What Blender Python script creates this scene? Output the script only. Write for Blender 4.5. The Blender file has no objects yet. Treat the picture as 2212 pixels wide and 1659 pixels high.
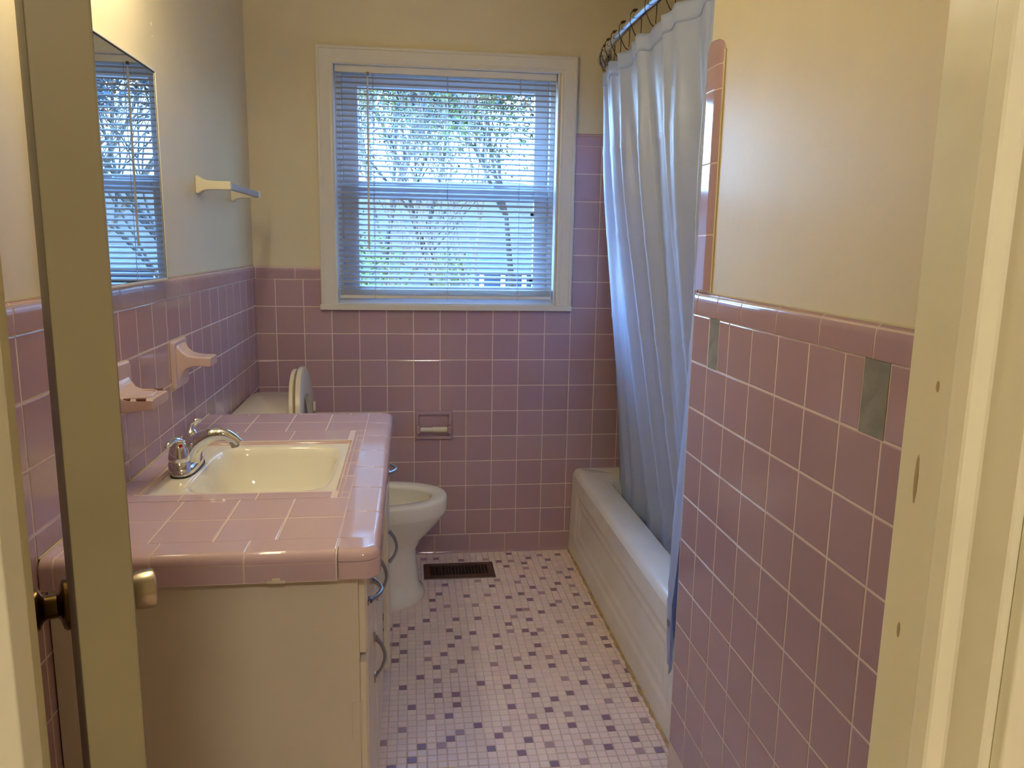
import bpy, bmesh, math, random
from mathutils import Vector, Matrix
random.seed(7)
S = bpy.context.scene
COL = S.collection

# ------------------------------------------------------------------ camera
YAW, PITCH, ROLL = 0.130673, -0.178608, 0.017047
CAM = Vector((0.61783, -3.23694, 1.33505))
fw = Vector((math.sin(YAW)*math.cos(PITCH), math.cos(YAW)*math.cos(PITCH), math.sin(PITCH)))
R0 = Vector((math.cos(YAW), -math.sin(YAW), 0)); U0 = R0.cross(fw)
rt = math.cos(ROLL)*R0 + math.sin(ROLL)*U0
up = -math.sin(ROLL)*R0 + math.cos(ROLL)*U0
cd = bpy.data.cameras.new('camera'); cam = bpy.data.objects.new('camera', cd); COL.objects.link(cam)
cd.sensor_width = 36.0; cd.lens = 36*1686.2/2212; cd.clip_start = .02; cd.clip_end = 400
cam.matrix_world = Matrix(((rt.x, up.x, -fw.x, CAM.x), (rt.y, up.y, -fw.y, CAM.y), (rt.z, up.z, -fw.z, CAM.z), (0, 0, 0, 1)))
S.camera = cam

# ------------------------------------------------------------------ light and exposure
W_STR = 14.0        # daylight
SUN = 10.0
BULB = 49.0        # vanity bulbs
HALL_FILL = 68.0  # unseen ceiling fill, added to brighten the bathroom through the doorway
SIDE_FILL = 23.0  # unseen side fill, added to brighten the right door frame
S.view_settings.view_transform = 'Standard'; S.view_settings.look = 'None'
S.view_settings.exposure = 0.25; S.view_settings.gamma = 1.0
try: S.view_settings.use_curve_mapping = False
except Exception: pass
w = bpy.data.worlds.new('sky'); S.world = w; w.use_nodes = True
nt = w.node_tree; nt.nodes.clear()
out = nt.nodes.new('ShaderNodeOutputWorld'); bg = nt.nodes.new('ShaderNodeBackground')
tc = nt.nodes.new('ShaderNodeTexCoord'); sp = nt.nodes.new('ShaderNodeSeparateXYZ'); cr = nt.nodes.new('ShaderNodeValToRGB')
cr.color_ramp.elements[0].position = 0.0; cr.color_ramp.elements[0].color = (.50, .74, 1, 1)
cr.color_ramp.elements[1].position = .8; cr.color_ramp.elements[1].color = (.14, .38, 1, 1)
e = cr.color_ramp.elements.new(.25); e.color = (.30, .58, 1, 1)
nt.links.new(tc.outputs['Generated'], sp.inputs[0]); nt.links.new(sp.outputs[2], cr.inputs[0])
nt.links.new(cr.outputs[0], bg.inputs[0])
gm = nt.nodes.new('ShaderNodeMapRange'); gm.inputs[1].default_value = -.75; gm.inputs[2].default_value = .35     # brighter sky to the west (left)
gm.inputs[3].default_value = W_STR*3.3; gm.inputs[4].default_value = W_STR*.38
nt.links.new(sp.outputs[0], gm.inputs[0]); nt.links.new(gm.outputs[0], bg.inputs[1])
nt.links.new(bg.outputs[0], out.inputs[0])
sd = bpy.data.lights.new('sun', 'SUN'); sun = bpy.data.objects.new('sun', sd); COL.objects.link(sun)
sd.energy = SUN; sd.angle = .01; sd.color = (1, .93, .8)
sun.rotation_euler = Vector((-.55, .55, -.62)).to_track_quat('-Z', 'Y').to_euler()   # late sun from behind the house, onto the trees

# ------------------------------------------------------------------ materials
MATS = {}
def lin(c):
    return tuple((x/255/12.92) if x/255 <= .04045 else ((x/255+.055)/1.055)**2.4 for x in c)
def mat(name, rgb, rough=.5, metal=0., spec=.5, bump=0., bscale=60., var=0., vscale=8., tint=False, coat=0., emit=None, estr=0., det=2.0, bdist=.002, rvar=0.):
    m = bpy.data.materials.new(name); MATS[name] = m; m.use_nodes = True
    n = m.node_tree; b = n.nodes['Principled BSDF']; c = lin(rgb)
    b.inputs['Base Color'].default_value = (*c, 1); b.inputs['Roughness'].default_value = rough
    b.inputs['Metallic'].default_value = metal; b.inputs['Specular IOR Level'].default_value = spec
    if coat: b.inputs['Coat Weight'].default_value = coat; b.inputs['Coat Roughness'].default_value = .05
    t = n.nodes.new('ShaderNodeTexCoord')
    src = None
    if var > 0:
        nz = n.nodes.new('ShaderNodeTexNoise'); nz.inputs['Scale'].default_value = vscale; nz.inputs['Detail'].default_value = 4
        n.links.new(t.outputs['Object'], nz.inputs['Vector'])
        r = n.nodes.new('ShaderNodeMapRange'); r.inputs[1].default_value = .3; r.inputs[2].default_value = .7
        r.inputs[3].default_value = 1-var; r.inputs[4].default_value = 1+var
        n.links.new(nz.outputs[0], r.inputs[0])
        mx = n.nodes.new('ShaderNodeVectorMath'); mx.operation = 'SCALE'; mx.inputs[0].default_value = c
        n.links.new(r.outputs[0], mx.inputs['Scale']); src = mx.outputs[0]
        n.links.new(src, b.inputs['Base Color'])
        if rvar:
            r2 = n.nodes.new('ShaderNodeMapRange'); r2.inputs[1].default_value = .3; r2.inputs[2].default_value = .7
            r2.inputs[3].default_value = rough-rvar; r2.inputs[4].default_value = rough+rvar
            n.links.new(nz.outputs[0], r2.inputs[0]); n.links.new(r2.outputs[0], b.inputs['Roughness'])
    if tint:
        a = n.nodes.new('ShaderNodeAttribute'); a.attribute_name = 'tint'
        mx2 = n.nodes.new('ShaderNodeVectorMath'); mx2.operation = 'MULTIPLY'
        if src: n.links.new(src, mx2.inputs[0])
        else: mx2.inputs[0].default_value = c
        n.links.new(a.outputs['Color'], mx2.inputs[1]); n.links.new(mx2.outputs[0], b.inputs['Base Color'])
    if bump > 0:
        nb = n.nodes.new('ShaderNodeTexNoise'); nb.inputs['Scale'].default_value = bscale; nb.inputs['Detail'].default_value = det
        n.links.new(t.outputs['Object'], nb.inputs['Vector'])
        bp = n.nodes.new('ShaderNodeBump'); bp.inputs['Strength'].default_value = bump; bp.inputs['Distance'].default_value = bdist
        n.links.new(nb.outputs[0], bp.inputs['Height']); n.links.new(bp.outputs[0], b.inputs['Normal'])
        if coat: n.links.new(bp.outputs[0], b.inputs['Coat Normal'])
    if emit: b.inputs['Emission Color'].default_value = (*emit, 1); b.inputs['Emission Strength'].default_value = estr
    return m
mat('paint', (226, 212, 176), .42, spec=.45, bump=.35, bscale=45, var=.02, bdist=.0012)
mat('ceiling_paint', (228, 222, 205), .8)
mat('hall_paint', (205, 192, 160), .7)
mat('tile', (183, 150, 153), .09, spec=.5, bump=.12, bscale=22, tint=True, bdist=.0012, det=1)
mat('counter_tile', (212, 182, 186), .08, spec=.5, bump=.1, bscale=22, tint=True, bdist=.001, det=1)
mat('accessory', (218, 190, 184), .08, spec=.6)
mat('grout', (226, 205, 190), .8, var=.06, vscale=14)
mat('yellow_grout', (214, 199, 156), .8)
mat('cement', (142, 137, 126), .9, var=.15, vscale=30, bump=.6, bscale=60)
mat('mosaic_light', (248, 224, 208), .42, tint=True, var=.05, vscale=9)
mat('mosaic_mid', (186, 152, 152), .38, tint=True)
mat('mosaic_dark', (150, 114, 124), .3, tint=True)
mat('mosaic_grout', (222, 196, 178), .85, var=.22, vscale=4)
mat('trim_white', (226, 218, 198), .35, bump=.25, bscale=25, bdist=.001)
mat('jamb_paint', (234, 228, 198), .3, bump=.5, bscale=30, bdist=.0015, var=.04, vscale=10)
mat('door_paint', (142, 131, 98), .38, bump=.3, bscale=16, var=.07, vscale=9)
mat('vinyl', (232, 236, 240), .35)
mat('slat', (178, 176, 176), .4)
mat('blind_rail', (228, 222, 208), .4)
mat('cabinet_paint', (226, 214, 190), .35, bump=.25, bscale=25, bdist=.001, var=.03, vscale=6)
mat('porcelain', (244, 237, 218), .08, spec=.6)
mat('sink_porcelain', (250, 243, 222), .07, spec=.6)
mat('tub_enamel', (244, 239, 224), .14, spec=.55, var=.05, vscale=5)
mat('seat_plastic', (232, 220, 192), .2)
mat('seat_under', (150, 150, 156), .35)
mat('chrome', (225, 225, 228), .06, metal=1.)
mat('satin_nickel', (190, 178, 155), .28, metal=1.)
mat('antique_brass', (120, 98, 60), .25, metal=1.)
mat('pull_metal', (165, 163, 165), .3, metal=1.)
mat('rod_metal', (215, 222, 232), .16, metal=1.)
mat('hook_metal', (92, 74, 48), .3, metal=1.)
mat('mirror', (225, 228, 222), .0, metal=1.)
mat('black', (18, 18, 18), .5)
mat('red', (170, 10, 12), .3)
mat('register', (74, 44, 30), .35, var=.15, vscale=20)
mat('register_dark', (16, 14, 14), .7)
mat('bar_grey', (168, 174, 182), .3)
mat('bare_wood', (176, 158, 120), .8)
mat('slot_shade', (120, 84, 76), .5)  # shade inside the soap dish drain slots, put into the colour
mat('leaf_autumn', (120, 72, 30), .8, tint=True)
mat('plastic_roller', (226, 216, 186), .35)
mat('caulk', (190, 160, 105), .7, var=.35, vscale=20)
mat('bulb', (255, 240, 210), .4, emit=(1, .87, .60), estr=BULB)
mat('bark', (72, 66, 60), .9, var=.3, vscale=3)
mat('bark_dark', (30, 29, 30), .9, var=.3, vscale=3)
mat('needles', (14, 34, 46), .8, tint=True)
mat('leaf_green', (58, 78, 26), .8, tint=True)
mat('leaf_litter', (44, 38, 27), .95, var=.35, vscale=.8)
mat('siding', (44, 66, 104), .7)
mat('post_white', (235, 238, 245), .6)
mat('shingle', (60, 66, 74), .9, var=.2, vscale=2)
# window pane: see-through with a faint reflection
m = bpy.data.materials.new('pane'); MATS['pane'] = m; m.use_nodes = True; n = m.node_tree; n.nodes.clear()
o_ = n.nodes.new('ShaderNodeOutputMaterial'); mx = n.nodes.new('ShaderNodeMixShader'); tr = n.nodes.new('ShaderNodeBsdfTransparent'); gl = n.nodes.new('ShaderNodeBsdfGlossy')
gl.inputs['Roughness'].default_value = .01; tr.inputs[0].default_value = (.95, .98, 1, 1); mx.inputs[0].default_value = .06
n.links.new(tr.outputs[0], mx.inputs[1]); n.links.new(gl.outputs[0], mx.inputs[2]); n.links.new(mx.outputs[0], o_.inputs[0])
# shower curtain: frosted white vinyl, blue of the daylight mixed into its colour
m = bpy.data.materials.new('curtain'); MATS['curtain'] = m; m.use_nodes = True; n = m.node_tree; b = n.nodes['Principled BSDF']
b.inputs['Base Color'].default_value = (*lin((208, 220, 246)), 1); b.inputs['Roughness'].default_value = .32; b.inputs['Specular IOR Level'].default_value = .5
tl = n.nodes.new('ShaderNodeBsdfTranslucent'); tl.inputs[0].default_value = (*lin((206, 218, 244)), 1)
mx = n.nodes.new('ShaderNodeMixShader'); mx.inputs[0].default_value = .30
tr = n.nodes.new('ShaderNodeBsdfTransparent'); mx2 = n.nodes.new('ShaderNodeMixShader'); mx2.inputs[0].default_value = .04
n.links.new(b.outputs[0], mx.inputs[1]); n.links.new(tl.outputs[0], mx.inputs[2])
n.links.new(mx.outputs[0], mx2.inputs[1]); n.links.new(tr.outputs[0], mx2.inputs[2])
n.links.new(mx2.outputs[0], n.nodes['Material Output'].inputs[0])
uv = n.nodes.new('ShaderNodeUVMap'); uv.uv_map = 'uv'; nz = n.nodes.new('ShaderNodeTexNoise'); nz.inputs['Scale'].default_value = 9; nz.inputs['Detail'].default_value = 3
n.links.new(uv.outputs[0], nz.inputs['Vector'])
bp = n.nodes.new('ShaderNodeBump'); bp.inputs['Strength'].default_value = .35; bp.inputs['Distance'].default_value = .006
n.links.new(nz.outputs[0], bp.inputs['Height']); n.links.new(bp.outputs[0], b.inputs['Normal'])

# ------------------------------------------------------------------ helpers
WL = {}     # world location of each object (for parenting)
def V(*a): return Vector(a)
def tag(o, label=None, cat=None, group=None, kind=None):
    if label: o['label'] = label
    if cat: o['category'] = cat
    if group: o['group'] = group
    if kind: o['kind'] = kind
    return o
def par(o, parent, wl):
    WL[o.name] = Vector(wl)
    if parent:
        o.parent = parent; o.matrix_parent_inverse = Matrix.Translation(-WL[parent.name])
    o.location = wl
def thing(name, loc, label, cat, group=None, kind=None):
    o = bpy.data.objects.new(name, None); COL.objects.link(o); o.empty_display_size = .05
    par(o, None, loc); return tag(o, label, cat, group, kind)
def mk(name, bm, mats, parent=None, smooth=35, label=None, cat=None, group=None, kind=None, uvn=None):
    if isinstance(mats, str): mats = [mats]
    bmesh.ops.recalc_face_normals(bm, faces=bm.faces[:])
    vs = [v.co for v in bm.verts]
    c = Vector([(min(v[i] for v in vs)+max(v[i] for v in vs))/2 for i in range(3)])
    bmesh.ops.translate(bm, verts=bm.verts[:], vec=-c)
    me = bpy.data.meshes.new(name); bm.to_mesh(me); bm.free()
    for mm in mats: me.materials.append(MATS[mm])
    if smooth:
        for p in me.polygons: p.use_smooth = True
        me.set_sharp_from_angle(angle=math.radians(smooth))
    o = bpy.data.objects.new(name, me); COL.objects.link(o); par(o, parent, c)
    if smooth and smooth <= 40 and len(me.polygons) < 20000:
        wn = o.modifiers.new('normals', 'WEIGHTED_NORMAL'); wn.keep_sharp = True; wn.weight = 80
    return tag(o, label, cat, group, kind)
def B(): return bmesh.new()
def bev(bm, geo_verts, r, seg=2):
    if r <= 0: return
    es = set(); s = set(geo_verts)
    for v in geo_verts:
        for e in v.link_edges:
            if e.verts[0] in s and e.verts[1] in s: es.add(e)
    bmesh.ops.bevel(bm, geom=list(es), offset=r, offset_type='OFFSET', segments=seg, profile=.5, affect='EDGES', clamp_overlap=True)
def box(bm, lo, hi, r=0., seg=2, mi=0, M=None):
    lo = Vector(lo); hi = Vector(hi)
    n0 = len(bm.faces)
    ret = bmesh.ops.create_cube(bm, size=1); vs = ret['verts']
    for v in vs: v.co = Vector([lo[i]+(v.co[i]+.5)*(hi[i]-lo[i]) for i in range(3)])
    if M is not None: bmesh.ops.transform(bm, matrix=M, verts=vs)
    bev(bm, vs, r, seg)
    if mi:
        for f in list(bm.faces)[n0:]: f.material_index = mi
def ring(bm, pts): return [bm.verts.new(p) for p in pts]
def skin(bm, rings, closed=True, cap=True, mi=0):
    for a, b in zip(rings[:-1], rings[1:]):
        n = len(a)
        for i in range(n if closed else n-1):
            j = (i+1) % n
            f = bm.faces.new((a[i], a[j], b[j], b[i])); f.material_index = mi
    if cap:
        for r_ in (rings[0], rings[-1]):
            try: f = bm.faces.new(r_); f.material_index = mi
            except ValueError: pass
def tube(bm, pts, rad, n=10, cap=True, mi=0, sq=None):
    pts = [Vector(p) for p in pts]; R = rad if isinstance(rad, (list, tuple)) else [rad]*len(pts)
    t0 = (pts[1]-pts[0]).normalized(); ref = V(0, 0, 1) if abs(t0.z) < .9 else V(1, 0, 0)
    nrm = t0.cross(ref).normalized(); rings = []
    for i, p in enumerate(pts):
        t = (pts[min(i+1, len(pts)-1)]-pts[max(i-1, 0)]).normalized()
        nrm = (nrm-t*nrm.dot(t)).normalized(); bi = t.cross(nrm)
        k = sq[i] if isinstance(sq, (list, tuple)) else (sq or 1.)
        rings.append(ring(bm, [p+(nrm*math.cos(a)+bi*math.sin(a)*k)*R[i] for a in [2*math.pi*j/n for j in range(n)]]))
    skin(bm, rings, cap=cap, mi=mi)
def lathe(bm, prof, M, n=24, cap=True, mi=0):
    rings = []
    for r, h in prof: rings.append(ring(bm, [M @ V(r*math.cos(2*math.pi*j/n), r*math.sin(2*math.pi*j/n), h) for j in range(n)]))
    skin(bm, rings, cap=cap, mi=mi)
def axisM(p, d):
    return Matrix.Translation(p) @ Vector(d).to_track_quat('Z', 'Y').to_matrix().to_4x4()
def prism(bm, poly, p, u, v, w_, L, r=0., seg=2, mi=0):
    """extrude a 2D polygon (in u,v at p) along w_ by L"""
    p = Vector(p); u = Vector(u); v = Vector(v); w_ = Vector(w_)
    a = ring(bm, [p+u*x+v*y for x, y in poly]); b = ring(bm, [p+u*x+v*y+w_*L for x, y in poly])
    n0 = len(bm.faces); skin(bm, [a, b], mi=mi)
    if r: bev(bm, a+b, r, seg)
def srect(hx, hy, n=32, e=4.):
    out = []
    for j in range(n):
        a = 2*math.pi*j/n; c = math.cos(a); s = math.sin(a)
        out.append((hx*math.copysign(abs(c)**(2/e), c), hy*math.copysign(abs(s)**(2/e), s)))
    return out
def spline(pts, k=6):
    pts = [Vector(p) for p in pts]; o = []
    for i in range(len(pts)-1):
        p0 = pts[max(i-1, 0)]; p1 = pts[i]; p2 = pts[i+1]; p3 = pts[min(i+2, len(pts)-1)]
        for j in range(k):
            t = j/k; o.append(.5*((2*p1)+(-p0+p2)*t+(2*p0-5*p1+4*p2-p3)*t*t+(-p0+3*p1-3*p2+p3)*t**3))
    o.append(pts[-1]); return o
def set_tint(bm, f, val, lay):
    for l in f.loops: l[lay] = (*val, 1)

P = .1095; GT = .0026
def tile(bm, lay, O, u, v, n, u0, v0, u1, v1, t=.006, g=GT, br=.0018, jit=.00012, mi=0, tv=.05, fixed=None):
    """one raised tile with eased edges"""
    if u1-u0 < .004 or v1-v0 < .004: return
    g = g/2; a0, b0, a1, b1 = u0+g, v0+g, u1-g, v1-g
    h = [t+random.uniform(-jit, jit) for _ in range(4)]
    base = ring(bm, [O+u*a+v*b for a, b in ((a0, b0), (a1, b0), (a1, b1), (a0, b1))])
    mid = ring(bm, [O+u*a+v*b+n*(hh-br*.8) for (a, b), hh in zip(((a0, b0), (a1, b0), (a1, b1), (a0, b1)), h)])
    q = br*.5
    m2 = ring(bm, [O+u*a+v*b+n*(hh-br*.25) for (a, b), hh in zip(((a0+q, b0+q), (a1-q, b0+q), (a1-q, b1-q), (a0+q, b1-q)), h)])
    q = br*1.5
    top = ring(bm, [O+u*a+v*b+n*hh for (a, b), hh in zip(((a0+q, b0+q), (a1-q, b0+q), (a1-q, b1-q), (a0+q, b1-q)), h)])
    k = fixed or 1+random.uniform(-tv, tv); kk = random.uniform(-tv, tv)*.5
    fs = []
    for A, Bq in ((base, mid), (mid, m2), (m2, top)):
        for i in range(4): fs.append(bm.faces.new((A[i], A[(i+1) % 4], Bq[(i+1) % 4], Bq[i])))
    fs.append(bm.faces.new(top))
    for f in fs:
        f.material_index = mi; set_tint(bm, f, (k, k*(1+kk), k*(1-kk)), lay)
def tint_layer(bm): return bm.loops.layers.float_color.new('tint')
def grid_tiles(bm, lay, O, u, v, n, U0, V0, ulo, uhi, vlo, vhi, holes=(), **kw):
    """tiles of pitch P whose joints pass through (U0,V0), clipped to the rectangle"""
    i0 = math.floor((ulo-U0)/P); i1 = math.ceil((uhi-U0)/P); j0 = math.floor((vlo-V0)/P); j1 = math.ceil((vhi-V0)/P)
    for i in range(i0, i1):
        for j in range(j0, j1):
            rects = [(max(U0+i*P, ulo), max(V0+j*P, vlo), min(U0+(i+1)*P, uhi), min(V0+(j+1)*P, vhi))]
            for (a, b, c, d) in holes:
                nr = []
                for (x0, y0, x1, y1) in rects:
                    if x1 <= a or x0 >= c or y1 <= b or y0 >= d: nr.append((x0, y0, x1, y1)); continue
                    if x0 < a: nr.append((x0, y0, a, y1))
                    if x1 > c: nr.append((c, y0, x1, y1))
                    xa, xb = max(x0, a), min(x1, c)
                    if y0 < b: nr.append((xa, y0, xb, b))
                    if y1 > d: nr.append((xa, d, xb, y1))
                rects = nr
            for r_ in rects: tile(bm, lay, O, u, v, n, *r_, **kw)
def quad(bm, pts, mi=0, lay=None):
    f = bm.faces.new(ring(bm, pts)); f.material_index = mi
    if lay is not None: set_tint(bm, f, (1, 1, 1), lay)
def run(bm, lay, prof, O, n, upv, d, ends, g=GT, tv=.04, mi=0, e=.0012):
    """trim tiles: profile (n,up) swept along d between the joints listed in ends"""
    for a, b in zip(ends[:-1], ends[1:]):
        if b-a < .01: continue
        k = 1+random.uniform(-tv, tv); fs0 = len(bm.faces)
        rg = []
        cx = sum(p[0] for p in prof)/len(prof); cy = sum(p[1] for p in prof)/len(prof)
        for t, s in ((a+g/2, .0), (a+g/2+e, 1.), (b-g/2-e, 1.), (b-g/2, .0)):
            q = []
            for x, y in prof:
                if s == 0.:
                    dd = math.hypot(x-cx, y-cy) or 1; x -= (x-cx)/dd*e*.8; y -= (y-cy)/dd*e*.8
                q.append(O+n*x+upv*y+d*t)
            rg.append(ring(bm, q))
        skin(bm, rg)
        for f in list(bm.faces)[fs0:]:
            f.material_index = mi; set_tint(bm, f, (k, k, k), lay)
def joints(lo, hi, first, step):
    r_ = [lo]; x = first
    while x < lo+.01: x += step
    while x < hi-.01: r_.append(x); x += step
    return r_+[hi]

def grout_run(name, prof, O, n, upv, d, a, b, parent, m='grout', ins=.0008):
    W = max(x for x, y in prof); H = max(y for x, y in prof)
    bm = B(); rg = [ring(bm, [O+n*(x*(W-ins)/W)+upv*(y*(H-ins)/H)+d*t for x, y in prof]) for t in (a, b)]
    skin(bm, rg); return mk(name, bm, m, parent, smooth=25)

X0 = .0821; ZB = 1.1792; ZR = 1.1818       # tile grid origins
ZC = 1.232                                  # top of the wainscot cap
CEIL = 2.44; XR = 1.275; XT = 2.05; YE = -1.497; YD = -2.76; YH = -2.856
CAPP = [(0, 0), (.0085, 0), (.0085, .030), (.0080, .036), (.0066, .0415), (.0042, .046), (.0015, .0485), (0, .049)]

# ================================================================== SETTING
# back wall with the window opening
WX0, WX1, WZ0, WZ1 = .322, 1.214, 1.078, 2.008
bm = B()
for lo, hi in (((-.15, 0, -.1), (WX0, .15, CEIL+.1)), ((WX1, 0, -.1), (XT+.15, .15, CEIL+.1)), ((WX0, 0, -.1), (WX1, .15, WZ0)), ((WX0, 0, WZ1), (WX1, .15, CEIL+.1))): box(bm, lo, hi)
wb = mk('wall_back', bm, 'paint', smooth=0, label='back wall with the window, cream paint above mauve square tiles', cat='wall', kind='structure')
bm = B(); lay = tint_layer(bm)
O = V(0, -.001, 0); ux = V(1, 0, 0); uz = V(0, 0, 1); nb_ = V(0, -1, 0)
hole = (.275, ZB-P, X0+11*P, 2.2); tph = (.6296, .5223, .782, .6316)
grid_tiles(bm, lay, O, ux, uz, nb_, X0, ZB, 0, X0+11*P, ZB-10*P, ZB, holes=[hole, tph], tv=.06)
grid_tiles(bm, lay, O, ux, uz, nb_, X0, ZB, X0+11*P, XT, ZB-10*P, ZB+5*P, tv=.06)
bt = mk('tile_field', bm, 'tile', wb, smooth=0)
bm = B()
box(bm, (0, -.0063, 0), (.28, 0, ZC-.004)); box(bm, (.28, -.0063, 0), (.640, 0, 1.06)); box(bm, (.640, -.0063, 0), (.782, 0, .52)); box(bm, (.640, -.0063, .625), (.782, 0, 1.06)); box(bm, (.782, -.0063, 0), (1.27, 0, 1.06)); box(bm, (1.27, -.0063, 0), (XT, 0, ZB+5*P+.045))
mk('grout', bm, 'grout', wb, smooth=0)
bm = B(); lay = tint_layer(bm)
run(bm, lay, CAPP, V(0, 0, ZB+.001), nb_, uz, ux, [0, .009, .161, .27]); run(bm, lay, CAPP, V(0, 0, ZB+5*P+.001), nb_, uz, ux, joints(1.283, XT, 1.435, .152))
mk('cap_tile', bm, 'tile', wb)
grout_run('cap_grout', CAPP, V(0, 0, ZB+.001), nb_, uz, ux, 0, .27, wb); grout_run('cap_grout', CAPP, V(0, 0, ZB+5*P+.001), nb_, uz, ux, 1.283, XT, wb)
bm = B(); lay = tint_layer(bm)
BASEP = [(0, 0), (.016, 0), (.0115, .006), (.0085, .016), (.008, .075), (.0065, .0815), (0, .083)]
run(bm, lay, BASEP, V(0, 0, 0), nb_, uz, ux, joints(.0, 1.335, .10, .1535), tv=.03)
mk('base_tile', bm, 'tile', wb)

# left wall
bm = B(); box(bm, (-.15, YH, -.1), (0, 0, CEIL+.1))
wl_ = mk('wall_left', bm, 'paint', smooth=0, label='left wall behind the vanity, cream paint above glossy mauve tiles', cat='wall', kind='structure')
bm = B(); lay = tint_layer(bm); uy = V(0, 1, 0); nx = V(1, 0, 0); YL = -1.5004
grid_tiles(bm, lay, V(.001, 0, 0), uy, uz, nx, YL, ZR, YD, -.007, ZR-10*P, ZR, tv=.03, jit=.00022)
mk('tile_field', bm, 'tile', wl_, smooth=0)
bm = B(); box(bm, (0, YD, 0), (.0064, -.001, ZC-.004)); mk('grout', bm, 'grout', wl_, smooth=0)
bm = B(); lay = tint_layer(bm)
run(bm, lay, CAPP, V(0, 0, ZR+.001), nx, uz, uy, joints(YD, -.009, YD+.06, .152), tv=.03, g=.003); mk('cap_tile', bm, 'tile', wl_)
grout_run('cap_grout', CAPP, V(0, 0, ZR+.001), nx, uz, uy, YD, -.009, wl_)
bm = B(); box(bm, (.000, YD, ZC), (.0012, -.001, ZC+.003)); mk('caulk_line', bm, 'yellow_grout', wl_, smooth=0)
bm = B(); lay = tint_layer(bm)
run(bm, lay, BASEP, V(0, 0, 0), nx, uz, uy, joints(YD, -.01, YD+.1, .1535)); mk('base_tile', bm, 'tile', wl_)
# hairline crack and two paint chips high on the wall
bm = B()
for y, z, s in ((-1.127, 1.842, .006), (-1.127, 1.814, .003)): lathe(bm, [(s, 0), (s*.8, .0012), (0.0005, .0016)], axisM(V(0, y, z), V(1, 0, 0)), n=10)
mk('paint_chip', bm, 'trim_white', wl_)

# right stub wall
bm = B(); box(bm, (XR, YH, -.1), (XT+.15, YE, CEIL+.1))
wr = mk('wall_right', bm, 'paint', smooth=0, label='right wall beside the door, yellow cream paint above mauve tiles', cat='wall', kind='structure')
bm = B(); lay = tint_layer(bm); YR = -1.5963; nr = V(-1, 0, 0)
PA = (-1.652, ZR-P, -1.600, ZR+.0); PB = (-2.258, ZR-P, -2.196, ZR)
grid_tiles(bm, lay, V(XR-.001, 0, 0), uy, uz, nr, YR, ZR, YD, YE, ZR-10*P, ZR, holes=[PA, PB], tv=.02)
mk('tile_field', bm, 'tile', wr, smooth=0)
bm = B(); box(bm, (XR-.0064, YD, 0), (XR, YE+.001, ZC-.004)); mk('grout', bm, 'grout', wr, smooth=0)
bm = B(); lay = tint_layer(bm)
ends = [YD, -2.6, -2.448, -2.296, -2.138, -1.988, -1.838, -1.689, -1.540, YE]
ends = [YD, -2.62, -2.47, -2.318, -2.065+.0, -1.912, -1.762, -1.640, -1.525, YE]
run(bm, lay, CAPP, V(XR, 0, ZR+.001), nr, uz, uy, [YD, -2.592, -2.440, -2.288, -2.064, -1.912, -1.76, -1.64, -1.522, YE][:3]+[-2.288+.072, -2.064, -1.912, -1.76, -1.638, -1.522, YE], tv=.02)
mk('cap_tile', bm, 'tile', wr)
grout_run('cap_grout', CAPP, V(XR, 0, ZR+.001), nr, uz, uy, YD, YE, wr)
bm = B(); box(bm, (XR-.0012, YD, ZC), (XR, -1.585, ZC+.003)); mk('caulk_line', bm, 'yellow_grout', wr, smooth=0)
bm = B()
for (a, b, c, d) in (PA,): box(bm, (XR-.0069, a, b), (XR-.002, c, d), .0008)
mk('cement_patch', bm, 'cement', wr, smooth=30)
bm = B(); box(bm, (XR-.0075, PB[0], PB[1]), (XR-.002, PB[2], PB[3]), .001); mk('cement_patch', bm, 'cement', wr, smooth=30)
# tall bullnose edge of the tub surround
bm = B(); lay = tint_layer(bm)
prof = [(0, 0), (.011, 0)]+[(.011-.002*0, .0)]
BN = [(0, 0), (.0065, 0), (.0090, .003), (.0098, .0095), (.0098, .05), (.0088, .062), (.0062, .073), (.0030, .080), (0, .084)]
def bnring(): return BN
ze = [ZC+.004, 1.36, 1.512, 1.664, 1.715]
run(bm, lay, BN, V(XR, YE, 0), nr, V(0, -1, 0), uz, ze, tv=.03)
# rounded top piece
fs0 = len(bm.faces); rg = []
for z, k in ((1.715+GT/2, 1), (1.735, 1), (1.750, .93), (1.762, .78), (1.770, .5), (1.7735, .12)):
    rg.append(ring(bm, [V(XR-x*min(1, k*1.15), YE-y*k-(1-k)*.004, z) for x, y in BN]))
skin(bm, rg)
for f in list(bm.faces)[fs0:]: set_tint(bm, f, (1, 1, 1), lay)
mk('bullnose_tile', bm, 'tile', wr)
grout_run('bullnose_grout', BN, V(XR, YE, 0), nr, V(0, -1, 0), uz, ZC+.004, 1.735, wr)
bm = B(); box(bm, (XR-.003, YE-.0858, ZC+.003), (XR, YE, 1.742), .001); mk('grout_bed', bm, 'yellow_grout', wr)
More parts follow.
